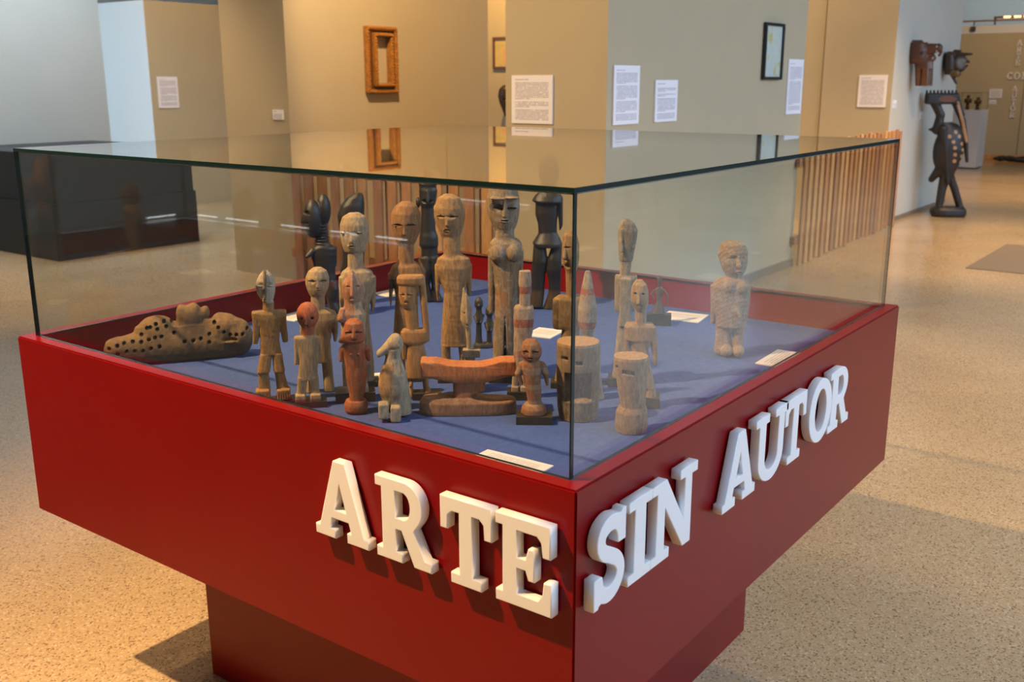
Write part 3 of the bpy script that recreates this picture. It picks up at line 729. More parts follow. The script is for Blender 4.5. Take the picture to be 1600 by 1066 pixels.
class Sculpt:
    def __init__(self, key, crop, xr, yr, dr, vox=1.0):
        """crop: (x0, y0, scale) of the drawing; xr, yr: drawing extents; dr: depth extents"""
        (self.wx, self.wy, self.wz, self.bx, self.by, self.s, self.kz, self.lx, self.rot) = PLACE[key]
        self.ox, self.oy, self.k = crop
        self.vox = vox
        x0, x1 = sorted((self.X(xr[0], yr[0]), self.X(xr[1], yr[1])))
        xs = [self.X(a, b_) for a in xr for b_ in yr]
        z0, z1 = self.Z(yr[1]), self.Z(yr[0])
        m = 3 * vox
        self.gx = np.arange(min(xs) - m, max(xs) + m, vox, dtype=np.float32)
        self.gy = np.arange(dr[0] / self.k - m, dr[1] / self.k + m, vox, dtype=np.float32)
        self.gz = np.arange(z0 - m, z1 + m, vox, dtype=np.float32)
        self.x = self.gx[:, None, None]; self.y = self.gy[None, :, None]; self.z = self.gz[None, None, :]
        self.F = np.full((len(self.gx), len(self.gy), len(self.gz)), 60.0, np.float32)
        self.paints = []; self.parts = []
    def Z(self, cy): return self.by - (self.oy + cy / self.k)
    def X(self, cx, cy): return (self.ox + cx / self.k) - self.bx - self.lx * self.Z(cy)
    def op(self, d, k, cut):
        k = max(k / self.k, 1e-3)
        if cut:
            h = np.clip(0.5 - 0.5 * (self.F + d) / k, 0, 1)
            self.F = self.F * (1 - h) - d * h + k * h * (1 - h)
        else:
            h = np.clip(0.5 + 0.5 * (d - self.F) / k, 0, 1)
            self.F = d * (1 - h) + self.F * h - k * h * (1 - h)
        return self
    def L(self, rows, cy=0.0, p=2.3, k=4, cut=False, soft=3.0, keel=None):
        """stack of cross-sections: (y, left, right, half depth[, depth centre])"""
        rows = sorted(rows, key=lambda r: -r[0])
        Zs = np.array([self.Z(r[0]) for r in rows]); k_ = self.k
        cx = np.array([(self.X(r[1], r[0]) + self.X(r[2], r[0])) / 2 for r in rows])
        rx = np.array([abs(r[2] - r[1]) / 2 / k_ for r in rows])
        rd = np.array([r[3] / k_ for r in rows]); cd = np.array([(r[4] if len(r) > 4 else cy) / k_ for r in rows])
        def smooth(v):
            dense = np.arange(Zs[0] - 12, Zs[-1] + 12, .5); q = np.interp(dense, Zs, v)
            n = max(1, int(soft / .5)); w = np.ones(n) / n
            q2 = np.convolve(np.pad(q, n, mode='edge'), w, mode='same')[n:-n]
            return np.interp(self.gz, dense, q2).astype(np.float32)
        CX, RX, RD, CD = (smooth(v)[None, None, :] for v in (cx, rx, rd, cd))
        RX = np.maximum(RX, .3); RD = np.maximum(RD, .3)
        p_ = p if keel is None else np.where(self.y < CD, keel, p).astype(np.float32)
        d = ((np.abs((self.x - CX) / RX) ** p_ + np.abs((self.y - CD) / RD) ** p_) ** (1 / p_) - 1) * np.minimum(RX, RD)
        d = np.maximum(d, np.maximum(Zs[0] - self.z, self.z - Zs[-1]))
        return self.op(d, k, cut)
    def E(self, x, y, rx, ry, rd, d=0.0, k=4, cut=False, tilt=0.0):
        X, Z = self.X(x, y), self.Z(y); k_ = self.k
        dx = self.x - X; dz = self.z - Z; dy = self.y - d / k_
        if tilt:
            c, s_ = math.cos(tilt), math.sin(tilt); dx, dz = c * dx + s_ * dz, -s_ * dx + c * dz
        rx, ry, rd = rx / k_, ry / k_, rd / k_
        n = np.sqrt((dx / rx) ** 2 + (dy / rd) ** 2 + (dz / ry) ** 2)
        return self.op((n - 1) * min(rx, ry, rd), k, cut)
    def C(self, x0, y0, d0, x1, y1, d1, r0, r1=None, k=4, cut=False):
        r1 = r0 if r1 is None else r1
        a = np.array([self.X(x0, y0), d0 / self.k, self.Z(y0)]); b_ = np.array([self.X(x1, y1), d1 / self.k, self.Z(y1)])
        ab = b_ - a; L2 = float(ab @ ab) + 1e-6
        t = np.clip(((self.x - a[0]) * ab[0] + (self.y - a[1]) * ab[1] + (self.z - a[2]) * ab[2]) / L2, 0, 1)
        d = np.sqrt((self.x - a[0] - t * ab[0]) ** 2 + (self.y - a[1] - t * ab[1]) ** 2 + (self.z - a[2] - t * ab[2]) ** 2) - (r0 + (r1 - r0) * t) / self.k
        return self.op(d, k, cut)
    def B(self, x0, x1, y0, y1, d0, d1, r=2, k=3, cut=False, tilt=0.0, yaw=0.0):
        k_ = self.k; ym = (y0 + y1) / 2
        cx = self.X((x0 + x1) / 2, ym); cz = self.Z(ym); cy = (d0 + d1) / 2 / k_
        hx, hz, hy = abs(x1 - x0) / 2 / k_, abs(y1 - y0) / 2 / k_, abs(d1 - d0) / 2 / k_
        r = min(r / k_, hx * .95, hy * .95, hz * .95)
        dx, dy, dz = self.x - cx, self.y - cy, self.z - cz
        if tilt: c, s_ = math.cos(tilt), math.sin(tilt); dx, dz = c * dx + s_ * dz, -s_ * dx + c * dz
        if yaw: c, s_ = math.cos(yaw), math.sin(yaw); dx, dy = c * dx + s_ * dy, -s_ * dx + c * dy
        qx, qy, qz = np.abs(dx) - hx + r, np.abs(dy) - hy + r, np.abs(dz) - hz + r
        d = np.sqrt(np.maximum(qx, 0) ** 2 + np.maximum(qy, 0) ** 2 + np.maximum(qz, 0) ** 2) + np.minimum(np.maximum(np.maximum(qx, qy), qz), 0) - r
        return self.op(d, k, cut)
    def rough(self, amp=.35, f=.45, seed=0):
        r = np.random.RandomState(seed); n = 0
        for i in range(5):
            w = r.normal(size=3) * f * (1 + .6 * i); ph = r.uniform(0, 6.28)
            n = n + np.sin(w[0] * self.x + w[1] * self.y * 1.0 + w[2] * .6 * self.z + ph) / (1 + .5 * i)
        self.F = self.F + (amp * .28 * n).astype(np.float32); return self
    def face(self, cx, eye_y, mouth_y, w, front, nose_top=None, nose_w=7, eye_w=None, yaw=0.0, depth=6, brow=True, slit=3.2):
        """carved face: ridge nose, slit eyes, small mouth"""
        ew = eye_w or w * .17
        nt_ = nose_top if nose_top is not None else eye_y - 8
        nb = eye_y + (mouth_y - eye_y) * .58
        f0 = surf_d(self, cx, nt_); f1 = surf_d(self, cx, nb); f0 = front if f0 is None else f0; f1 = front if f1 is None else f1
        self.C(cx, nt_, f0 + nose_w * .2, cx, nb, f1 - depth * .35, nose_w * .4, nose_w * .8, k=3)
        for sgn in (-1, 1):
            ex = cx + sgn * w * .25
            fr = surf_d(self, ex, eye_y); fr = front if fr is None else fr
            if brow: self.E(ex, eye_y, ew * 1.45, slit * 2.6, depth * .34, fr - depth * .05, k=4, cut=True)
            self.E(ex, eye_y, ew * 1.2, slit * 1.7, depth * .5, fr + depth * .38, k=2)
            self.E(ex, eye_y, ew * 1.1, slit * .85, depth * 1.5, fr, k=1, cut=True)
            self.paints.append(((0.03, 0.02, 0.015), (lambda a, b_, e: lambda x, y, d: (np.abs(x - a) < e) & (np.abs(y - b_) < slit * .8) & (d < fr + 40))(ex, eye_y, ew), .8))  # dark tone painted into the eye slit, deepening its shade
        fr = surf_d(self, cx, mouth_y); fr = front if fr is None else fr
        self.E(cx, mouth_y, w * .16, slit * 2.2, depth * .8, fr + depth * .25, k=2)
        self.E(cx, mouth_y, w * .14, slit * .8, depth * 1.4, fr - depth * .3, k=1, cut=True)
        self.paints.append(((0.04, 0.025, 0.02), lambda x, y, d: (np.abs(x - cx) < w * .12) & (np.abs(y - mouth_y) < slit * .7) & (d < fr + 20), .7))  # mouth slit shade deepened by colour as well
        return self
    def paint(self, col, fn, amt=1.0):
        self.paints.append((col, fn, amt)); return self
    def stand(self, x0, x1, y0, y1, d0, d1, material=None, name='stand'):
        self.parts.append((name, x0, x1, y0, y1, d0, d1, material or M['stand'])); return self
    def mesh(self, base):
        F = self.F; F = np.minimum(F, 50)
        F[0] = F[-1] = 50; F[:, 0] = F[:, -1] = 50; F[:, :, 0] = F[:, :, -1] = 50
        ins = F < 0
        nx, ny, nz = F.shape
        # cells crossed by the surface
        c = np.zeros((nx - 1, ny - 1, nz - 1), np.uint8)
        for i in (0, 1):
            for j in (0, 1):
                for l in (0, 1): c += ins[i:nx - 1 + i, j:ny - 1 + j, l:nz - 1 + l]
        act = (c > 0) & (c < 8)
        idx = np.argwhere(act); vid = np.full(act.shape, -1, np.int32); vid[act] = np.arange(len(idx))
        acc = np.zeros((len(idx), 3)); cnt = np.zeros(len(idx))
        corners = [(i, j, l) for i in (0, 1) for j in (0, 1) for l in (0, 1)]
        for a in corners:
            for ax in range(3):
                if a[ax] == 1: continue
                bcr = list(a); bcr[ax] = 1
                fa = F[idx[:, 0] + a[0], idx[:, 1] + a[1], idx[:, 2] + a[2]]; fb = F[idx[:, 0] + bcr[0], idx[:, 1] + bcr[1], idx[:, 2] + bcr[2]]
                m = (fa < 0) != (fb < 0)
                t = fa[m] / (fa[m] - fb[m])
                p = idx[m] + np.array(a); p = p.astype(float); p[:, ax] += t
                acc[m] += p; cnt[m] += 1
        P = acc / cnt[:, None]
        quads = []
        for ax in range(3):
            o1, o2 = [q for q in range(3) if q != ax]
            sl0 = [slice(None)] * 3; sl1 = [slice(None)] * 3
            sl0[ax] = slice(0, -1); sl1[ax] = slice(1, None)
            A, B_ = ins[tuple(sl0)], ins[tuple(sl1)]
            e = np.argwhere(A != B_)
            e = e[(e[:, o1] > 0) & (e[:, o2] > 0) & (e[:, o1] < F.shape[o1] - 1) & (e[:, o2] < F.shape[o2] - 1)]
            def g(d1, d2):
                q = e.copy(); q[:, o1] += d1; q[:, o2] += d2
                return vid[q[:, 0], q[:, 1], q[:, 2]]
            Q = np.stack([g(-1, -1), g(0, -1), g(0, 0), g(-1, 0)], 1)
            flip = A[e[:, 0], e[:, 1], e[:, 2]]
            if ax == 1: flip = ~flip
            Q[~flip] = Q[~flip][:, ::-1]
            quads.append(Q)
        Q = np.concatenate(quads)
        Q = Q[(Q >= 0).all(1)]
        W = np.stack([self.gx[0] + P[:, 0] * self.vox, self.gy[0] + P[:, 1] * self.vox, self.gz[0] + P[:, 2] * self.vox], 1)
        # paint in drawing units
        py = self.by - W[:, 2]; px = W[:, 0] + self.bx + self.lx * W[:, 2]
        cx, cy, cd = (px - self.ox) * self.k, (py - self.oy) * self.k, W[:, 1] * self.k
        colr = np.tile(np.array(base), (len(W), 1))
        for col, fn, amt in self.paints:
            m = np.clip(fn(cx, cy, cd).astype(float), 0, 1)[:, None] * amt
            colr = colr * (1 - m) + np.array(col) * m
        colr = colr * np.array((0.92, 0.81, 0.68))
        V = np.stack([W[:, 0], W[:, 1], W[:, 2] * self.kz], 1) * self.s
        me = bpy.data.meshes.new('carving')
        me.vertices.add(len(V)); me.vertices.foreach_set('co', V.astype(np.float32).ravel())
        me.loops.add(len(Q) * 4); me.polygons.add(len(Q))
        me.loops.foreach_set('vertex_index', Q.astype(np.int32).ravel())
        me.polygons.foreach_set('loop_start', np.arange(len(Q), dtype=np.int32) * 4)
        me.update(calc_edges=True); me.validate()
        ca = me.color_attributes.new('paint', 'FLOAT_COLOR', 'POINT')
        ca.data.foreach_set('color', np.concatenate([colr, np.ones((len(colr), 1))], 1).astype(np.float32).ravel())
        me.polygons.foreach_set('use_smooth', np.ones(len(me.polygons), bool))
        self.zmin = float(V[:, 2].min())
        return me
    def done(self, name, label, cat, base, material, part='carved_body', group=None, drop=True, **kw):
        me = self.mesh(base); me.materials.append(material); me.name = part
        lift = 0.0
        if self.parts:
            root = thing(name, label, cat, (self.wx, self.wy, self.wz), group, self.rot)
            o = bpy.data.objects.new(part, me); link(o, root)
            zs = [self.Z(q[4]) * self.kz * self.s for q in self.parts]
            lift = -min(zs)
            o.location.z = lift
            for (nm, x0, x1, y0, y1, d0, d1, mm) in self.parts:
                b_ = bmesh.new(); c_ = self.s
                ym = (y0 + y1) / 2
                add_box(b_, self.X(x0, ym) * c_, self.X(x1, ym) * c_, d0 / self.k * c_, d1 / self.k * c_, self.Z(y1) * self.kz * c_ + lift, self.Z(y0) * self.kz * c_ + lift, .0008)
                mesh_obj(nm, b_, mm, root)
            return root
        o = bpy.data.objects.new(name, me); COL.objects.link(o)
        if drop: o.location = (self.wx, self.wy, self.wz - self.zmin + .0006)
        else: o.location = (self.wx, self.wy, self.wz)
        o.rotation_euler = (0, 0, self.rot)
        return tag(o, label, cat, group)

def surf_d(f, x, y):
    i = int(np.clip((f.X(x, y) - f.gx[0]) / f.vox, 0, len(f.gx) - 1)); l = int(np.clip((f.Z(y) - f.gz[0]) / f.vox, 0, len(f.gz) - 1))
    col = np.nonzero(f.F[i, :, l] < 0)[0]
    return f.gy[col[0]] * f.k if len(col) else None

GRP = 'carved figures in the display case'
cC = (380, 400, 4.1); cD = (580, 420, 4.1); cE = (840, 400, 3.555); cB = (160, 400, 4.2625)

# 1 ---- reclining spotted clay animal
f = Sculpt('spotted', cB, (40, 1000), (320, 720), (-130, 130), 1.15)
f.L([(700, 300, 930, 60), (690, 110, 960, 85), (640, 55, 975, 100), (590, 50, 980, 100), (540, 75, 960, 92), (500, 230, 930, 75), (470, 270, 900, 60)], p=2.4, k=6, soft=5)
f.E(375, 500, 130, 105, 85, k=30); f.E(590, 450, 95, 115, 62, k=22)
f.E(525, 385, 32, 52, 40, -8, k=18); f.E(605, 370, 30, 40, 40, k=16); f.E(678, 395, 30, 42, 34, k=14); f.E(690, 470, 34, 36, 34, -20, k=12)
f.E(800, 500, 110, 90, 90, k=25); f.E(900, 570, 85, 110, 95, -5, k=25); f.E(770, 430, 32, 28, 34, -10, k=14); f.E(825, 455, 28, 26, 30, -12, k=12)
f.E(850, 478, 62, 30, 60, -10, k=10); f.E(120, 600, 65, 75, 60, -10, k=25)
f.E(835, 578, 50, 20, 40, -98, k=5, cut=True); f.E(840, 590, 42, 10, 25, -84, k=4)
dots = [(77, 578), (85, 630), (127, 562), (130, 615), (168, 548), (185, 602), (222, 540), (235, 600), (275, 545), (287, 602), (322, 532), (335, 590), (360, 522), (388, 582), (400, 518), (365, 438), (415, 425), (465, 430), (330, 455), (375, 470), (430, 457), (275, 500), (478, 500), (310, 460), (545, 560), (600, 560), (648, 550), (703, 525), (703, 578), (735, 455), (760, 488), (797, 520), (838, 540), (878, 542), (918, 542), (950, 510)]
holes = [(x, y, surf_d(f, x, y)) for x, y in dots]
for x, y, d in holes:
    if d is not None: f.E(x, y, 11, 11, 22, d, k=2, cut=True)
f.rough(.5, .3, 1)
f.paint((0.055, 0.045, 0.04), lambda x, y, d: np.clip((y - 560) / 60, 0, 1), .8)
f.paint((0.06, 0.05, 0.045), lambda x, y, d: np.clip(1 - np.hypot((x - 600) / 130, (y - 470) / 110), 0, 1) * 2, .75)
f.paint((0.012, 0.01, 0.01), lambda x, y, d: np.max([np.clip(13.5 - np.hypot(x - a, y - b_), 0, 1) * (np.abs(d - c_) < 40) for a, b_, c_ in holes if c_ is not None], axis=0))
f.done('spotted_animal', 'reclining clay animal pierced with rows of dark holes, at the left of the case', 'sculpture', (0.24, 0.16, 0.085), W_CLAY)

# 2 ---- man with leaf-shaped face
f = Sculpt('maskman', cC, (40, 345), (95, 945), (-80, 70), .85)
f.L([(100, 128, 160, 12), (130, 104, 188, 30), (165, 88, 202, 40), (200, 82, 207, 44), (240, 92, 204, 40), (270, 108, 198, 34), (298, 128, 188, 26)], p=2.2, keel=2.1)
f.L([(290, 128, 195, 28), (362, 126, 200, 30)], k=5)
f.L([(352, 62, 272, 26), (372, 58, 276, 36), (400, 75, 262, 38), (450, 100, 240, 38), (540, 112, 230, 38), (632, 112, 246, 40)], p=3, k=4)
f.L([(360, 58, 112, 30), (450, 66, 112, 26), (530, 65, 103, 22), (558, 66, 96, 18)], p=3, k=3)
f.L([(360, 226, 274, 30), (450, 230, 276, 26), (530, 246, 286, 22), (558, 252, 286, 18)], p=3, k=3)
f.L([(625, 112, 186, 40), (690, 100, 180, 42, -3), (742, 92, 172, 44, -8), (750, 98, 164, 32), (850, 102, 176, 32), (908, 84, 178, 34)], p=3, k=3, soft=2)
f.L([(625, 184, 250, 40), (690, 190, 258, 42, -3), (742, 196, 268, 44, -8), (750, 202, 262, 32), (850, 216, 288, 32), (915, 216, 304, 34)], p=3, k=3, soft=2)
f.B(84, 170, 848, 905, -70, 20, 8); f.B(216, 302, 850, 918, -70, 20, 8)
for x in (98, 112, 126, 140, 154, 230, 245, 260, 275, 290): f.B(x - 2, x + 2, 870, 925, -80, -60, 1, 1, True)
f.C(140, 108, -32, 140, 262, -58, 7, 11, k=3)
for sg in (-1, 1): f.E(140 + sg * 30, 188, 26, 22, 22, -50, k=6, cut=True); f.E(140 + sg * 30, 192, 20, 5, 14, -30, k=2)
f.E(140, 252, 10, 5, 12, -50, k=2, cut=True); f.E(138, 272, 14, 5, 14, -38, k=2); f.E(138, 284, 12, 4, 12, -32, k=2)
f.rough(.25, .5, 2)
f.paint((0.44, 0.40, 0.33), lambda x, y, d: (y < 300) & (d < -8) & (np.abs(x - 140) > 10))
f.paint((0.15, 0.135, 0.12), lambda x, y, d: (y < 352) & (d >= -8))
f.paint((0.14, 0.11, 0.08), lambda x, y, d: (y < 262) & (np.abs(x - 140) <= 10))
f.stand(70, 335, 925, 945, -70, 70)
f.done('standing_figure', 'ochre wooden man with a pale leaf-shaped face, long flat nose and cut-off arms', 'sculpture', (0.34, 0.20, 0.080), W_WARM, group=GRP)

# 3 ---- red-headed pale figure
f = Sculpt('redhead', cC, (320, 545), (325, 1010), (-70, 60), .85)
f.E(415, 418, 70, 84, 62, 0); f.L([(480, 375, 460, 34), (560, 382, 458, 34)], k=10)
f.L([(548, 332, 462, 26), (560, 328, 480, 34), (640, 352, 488, 38), (700, 362, 482, 40), (780, 358, 478, 40), (830, 352, 482, 40)], p=3)
f.L([(555, 328, 372, 26), (640, 330, 368, 22), (728, 330, 358, 16)], p=3); f.L([(555, 448, 490, 26), (640, 462, 500, 22), (728, 476, 502, 16)], p=3)
f.L([(810, 352, 416, 38), (900, 346, 408, 32), (960, 338, 402, 34)], p=3); f.L([(810, 418, 484, 38), (900, 426, 490, 32), (960, 434, 500, 34)], p=3)
f.B(338, 402, 918, 965, -58, 20, 8); f.B(432, 500, 918, 965, -58, 20, 8)
f.C(402, 400, -54, 402, 455, -72, 5, 9); f.E(376, 428, 12, 9, 12, -54, k=2, cut=True); f.E(442, 428, 12, 9, 12, -52, k=2, cut=True); f.E(404, 478, 18, 4, 16, -50, k=2, cut=True)
f.rough(.25, .5, 3)
f.paint((0.40, 0.115, 0.055), lambda x, y, d: (y < 540))
f.paint((0.03, 0.02, 0.02), lambda x, y, d: (np.minimum(np.hypot(x - 376, (y - 428) * 1.3), np.hypot(x - 442, (y - 428) * 1.3)) < 9) & (d < -30))
f.paint((0.30, 0.09, 0.06), lambda x, y, d: (y > 945))
f.stand(335, 540, 962, 1005, -60, 60)
f.done('standing_figure', 'small pale wooden figure with a red painted round head, at the left front', 'sculpture', (0.42, 0.31, 0.19), W_OLD, group=GRP)

# 4 ---- pale man behind the red head
f = Sculpt('paleman', cC, (355, 625), (80, 890), (-80, 75), .9)
f.L([(88, 455, 500, 25), (110, 420, 535, 50), (150, 402, 550, 62), (190, 402, 550, 62), (225, 412, 545, 56), (255, 425, 530, 46), (264, 430, 526, 40)], p=2.3, keel=1.8)
f.face(478, 165, 222, 140, -60, 110, 12, depth=12, slit=4)
f.L([(250, 436, 522, 36), (365, 434, 526, 38)], k=6)
f.L([(345, 425, 535, 30), (370, 385, 590, 45), (420, 368, 605, 50), (480, 400, 570, 48), (560, 415, 560, 46), (660, 412, 565, 48), (690, 412, 565, 48)], p=2.5, k=8)
f.L([(390, 366, 408, 30), (480, 366, 398, 24), (560, 372, 392, 16)], k=6); f.L([(390, 560, 606, 34), (470, 568, 608, 28), (520, 575, 606, 22), (562, 580, 598, 10)], k=6)
f.L([(660, 415, 478, 40), (780, 408, 470, 34), (880, 400, 478, 40)], p=2.6); f.L([(660, 500, 568, 40), (780, 512, 578, 34), (880, 520, 588, 42)], p=2.6)
f.rough(.3, .4, 4)
f.paint((0.20, 0.12, 0.06), lambda x, y, d: (np.hypot(x - 585, y - 470) < 42) , .6)
f.done('standing_figure', 'pale tan wooden man with slit eyes standing between the leaf-faced and the tall pale man', 'sculpture', PALE, W_OLD, group=GRP)

# 5 ---- ebony figure with disc hair, profile
c5 = (470, 295, 4.846)
f = Sculpt('ebonydisk', c5, (10, 330), (50, 1000), (-90, 90), 1.1)
f.E(95, 230, 66, 140, 70, -12); f.E(175, 170, 55, 115, 62, 20, k=6); f.E(95, 320, 48, 50, 45, -10, k=10)
f.C(28, 200, -20, 22, 250, -20, 12, 16, k=8); f.E(50, 185, 24, 14, 30, -60, k=5, cut=True); f.E(50, 260, 26, 8, 24, -62, k=3, cut=True)
for i, y in enumerate(range(285, 425, 22)): f.E(155 + i * 1.5, y, 50 + i * 1.2, 14, 46, k=3)
f.L([(420, 130, 215, 40), (450, 90, 265, 55), (500, 78, 268, 58), (560, 95, 262, 54), (640, 110, 262, 50), (720, 140, 270, 52)], k=8)
f.C(95, 470, -30, 52, 505, -60, 26, 14, k=6)
f.L([(440, 225, 272, 26), (520, 235, 274, 24), (590, 248, 270, 20)], k=6)
f.L([(700, 200, 275, 52), (760, 205, 292, 60), (820, 190, 285, 58), (860, 200, 275, 50), (910, 215, 300, 54), (960, 190, 305, 56), (1000, 180, 320, 60)], k=8)
f.rough(.2, .5, 5)
f.paint((0.10, 0.02, 0.02), lambda x, y, d: np.abs(y - 720) < 18, .7)
f.done('ebony_figure', 'black ebony figure in profile with a disc hairdress and ringed neck', 'sculpture', DARK, W_EBONY, group=GRP)

# 6 ---- ebony hooded figure behind the tall pale man
f = Sculpt('ebonyhood', c5, (265, 500), (30, 890), (-90, 90), 1.2)
f.L([(38, 405, 460, 30), (70, 350, 475, 60), (130, 300, 480, 75), (200, 278, 480, 78), (290, 290, 470, 70), (310, 330, 440, 50)], k=6)
f.L([(300, 335, 440, 45), (450, 318, 480, 50), (560, 315, 478, 50), (620, 298, 455, 48), (760, 330, 440, 44), (885, 320, 450, 60)], k=10)
f.rough(.2, .5, 6)
f.done('ebony_figure', 'black ebony hooded figure hidden behind the tall pale man', 'sculpture', DARK, W_EBONY, group=GRP)

# 7 ---- tall pale man
c7 = (515, 320, 3.331)
f = Sculpt('bigpale', c7, (40, 245), (45, 945), (-75, 70), .95)
f.L([(52, 105, 155, 20), (72, 70, 185, 42), (110, 57, 200, 54), (160, 58, 203, 56), (205, 66, 195, 52), (240, 78, 188, 44), (246, 82, 184, 38)], p=2.4, keel=1.8)
f.face(115, 148, 213, 130, -54, 75, 11, depth=11, slit=3.2)
f.L([(236, 94, 174, 36), (335, 96, 176, 36)], k=5)
f.L([(326, 95, 180, 30), (345, 66, 220, 46), (390, 52, 238, 52), (440, 60, 225, 50), (520, 70, 205, 48), (640, 62, 210, 48), (760, 64, 226, 50), (820, 70, 228, 50)], p=2.5, k=8)
f.L([(370, 198, 238, 32), (450, 204, 240, 26), (510, 212, 238, 18), (552, 216, 230, 8)], k=6); f.L([(370, 50, 86, 32), (480, 52, 80, 26), (540, 56, 72, 12)], k=6)
f.L([(800, 72, 140, 42), (910, 80, 140, 40)], p=2.6); f.L([(800, 158, 230, 42), (908, 178, 234, 44)], p=2.6)
f.rough(.35, .4, 7)
f.stand(70, 258, 908, 932, -60, 60)
f.done('standing_figure', 'tall pale wooden man with a squared jaw, standing behind the pink pointed head', 'sculpture', PALE, W_WASH, group=GRP)

# 8 ---- pink pointed head
f = Sculpt('pointpink', c7, (20, 245), (355, 1045), (-65, 60), .9)
f.L([(362, 108, 120, 8), (395, 88, 148, 24), (430, 68, 176, 36), (470, 64, 186, 40), (515, 76, 172, 36), (522, 80, 168, 30)], p=2.2, keel=1.8)
f.C(118, 380, -22, 118, 480, -50, 6, 10, k=4); f.E(92, 440, 16, 5, 16, -40, k=2, cut=True); f.E(146, 440, 16, 5, 16, -40, k=2, cut=True); f.E(114, 500, 12, 4, 14, -44, k=2, cut=True)
f.L([(515, 80, 165, 28), (560, 72, 172, 34), (585, 55, 190, 40), (640, 60, 186, 42), (760, 64, 184, 42), (860, 68, 186, 42)], p=2.5, k=6)
f.C(68, 562, -18, 62, 600, -26, 16, 22, k=5)
f.L([(850, 66, 118, 38), (985, 72, 112, 34)], p=2.6); f.L([(850, 138, 190, 38), (985, 146, 200, 34)], p=2.6)
f.B(70, 115, 955, 990, -50, 20, 6); f.B(146, 202, 955, 990, -50, 20, 6)
f.rough(.3, .45, 8)
f.paint((0.40, 0.15, 0.08), lambda x, y, d: (y < 640) & (x < 128), .75)
f.paint((0.33, 0.17, 0.12), lambda x, y, d: (y < 520) & (x >= 128), .6)
f.stand(32, 240, 985, 1035, -60, 60)
f.done('standing_figure', 'whitewashed figure with a pink pointed head, on a dark stand behind the red figure', 'sculpture', (0.46, 0.37, 0.28), W_WASH, group=GRP)

# 9 ---- red figure on a round foot
f = Sculpt('redfig', cC, (600, 815), (420, 1035), (-85, 75), .85)
f.L([(428, 680, 735, 25), (450, 655, 762, 55), (500, 642, 775, 64), (560, 618, 782, 62), (572, 640, 770, 50)], p=2.6, keel=2.4)
f.L([(500, 648, 668, 20), (570, 612, 660, 40)], k=8)
f.face(708, 500, 548, 130, -62, 455, 16, depth=12, slit=4.5)
f.L([(565, 660, 765, 40), (598, 640, 780, 46), (640, 640, 780, 52), (720, 655, 790, 56), (800, 660, 795, 58), (900, 680, 780, 56), (955, 682, 768, 54)], p=2.4, k=6)
f.C(640, 620, 0, 626, 685, -6, 24, 12, k=6); f.C(785, 620, 0, 806, 690, 4, 26, 12, k=6)
f.C(690, 640, -50, 690, 640, -54, 9, k=3); f.C(738, 640, -50, 738, 640, -54, 9, k=3)
f.L([(945, 660, 790, 66), (975, 648, 804, 76), (1010, 650, 800, 74), (1026, 664, 786, 62)], p=2.2, k=4)
f.rough(.25, .45, 9)
f.done('standing_figure', 'red ochre wooden figure with a squat square head on a round foot', 'sculpture', (0.36, 0.115, 0.050), W_RED, group=GRP)

# 10 ---- seated animal
c10 = (580, 520, 7.35)
f = Sculpt('dog', c10, (60, 490), (50, 1035), (-230, 190), .85)
f.E(285, 160, 85, 110, 95, 0, tilt=0.1); f.C(240, 180, -10, 110, 265, -30, 78, 44, k=30); f.E(95, 270, 32, 45, 46, -34, k=12)
f.E(130, 300, 75, 5, 60, -70, k=4, cut=True, tilt=.35)
f.L([(230, 170, 350, 90), (330, 165, 340, 90), (420, 140, 370, 110), (520, 100, 410, 140), (640, 80, 430, 150), (740, 95, 440, 150), (830, 130, 450, 140), (950, 200, 462, 130), (980, 220, 465, 120)], k=18, p=2.3)
f.B(85, 205, 805, 985, -215, -60, 22, 8); f.B(222, 340, 845, 1025, -225, -60, 22, 8)
f.L([(780, 330, 455, 110, 40), (985, 320, 470, 120, 40)], k=12)
f.C(310, 190, -70, 318, 180, -80, 16, k=6); f.rough(.35, .35, 10)
f.paint((0.40, 0.22, 0.09), lambda x, y, d: (x < 260 - (y - 400) * .05) & (y > 380) & (y < 760), .7)
f.paint((0.11, 0.075, 0.05), lambda x, y, d: np.clip(1 - np.abs(y - 740) / 90, 0, 1) * (x < 330), .6)
f.done('seated_animal', 'seated long-snouted animal carved in pale wood, front feet at the front of the case', 'sculpture', (0.40, 0.34, 0.25), W_OLD, group=GRP)

# 11 ---- tall brown man
c11 = (600, 300, 5.92)
f = Sculpt('bigbrown', c11, (-60, 400), (100, 1740), (-150, 140), 1.0)
f.L([(105, 165, 240, 40), (140, 110, 300, 90), (210, 70, 335, 118), (300, 65, 342, 122), (380, 85, 330, 112), (450, 108, 300, 92), (485, 125, 280, 72), (492, 135, 270, 60)], p=2.3, keel=1.8)
f.face(190, 300, 432, 250, -118, 150, 18, depth=20, slit=6.5)
f.L([(470, 135, 275, 66), (655, 130, 278, 70)], k=8)
f.L([(640, 130, 290, 55), (680, 75, 340, 88), (760, 42, 378, 100), (850, 90, 340, 95), (960, 110, 310, 90), (1100, 100, 315, 90), (1300, 85, 325, 95), (1450, 90, 320, 92)], p=2.5, k=12)
f.L([(740, 42, 110, 55), (850, 45, 90, 48), (960, 50, 80, 36), (1040, 58, 68, 14)], k=8); f.L([(740, 330, 380, 55), (880, 340, 384, 46), (1040, 355, 375, 14)], k=8)
f.L([(1430, 90, 190, 80), (1700, 100, 200, 85)], p=2.6); f.L([(1430, 215, 325, 80), (1700, 215, 330, 85)], p=2.6)
f.rough(.3, .4, 11)
f.paint((0.05, 0.035, 0.03), lambda x, y, d: (np.abs(y - 830) < 45) & (x < 115), .8)
f.stand(70, 350, 1690, 1728, -120, 120)
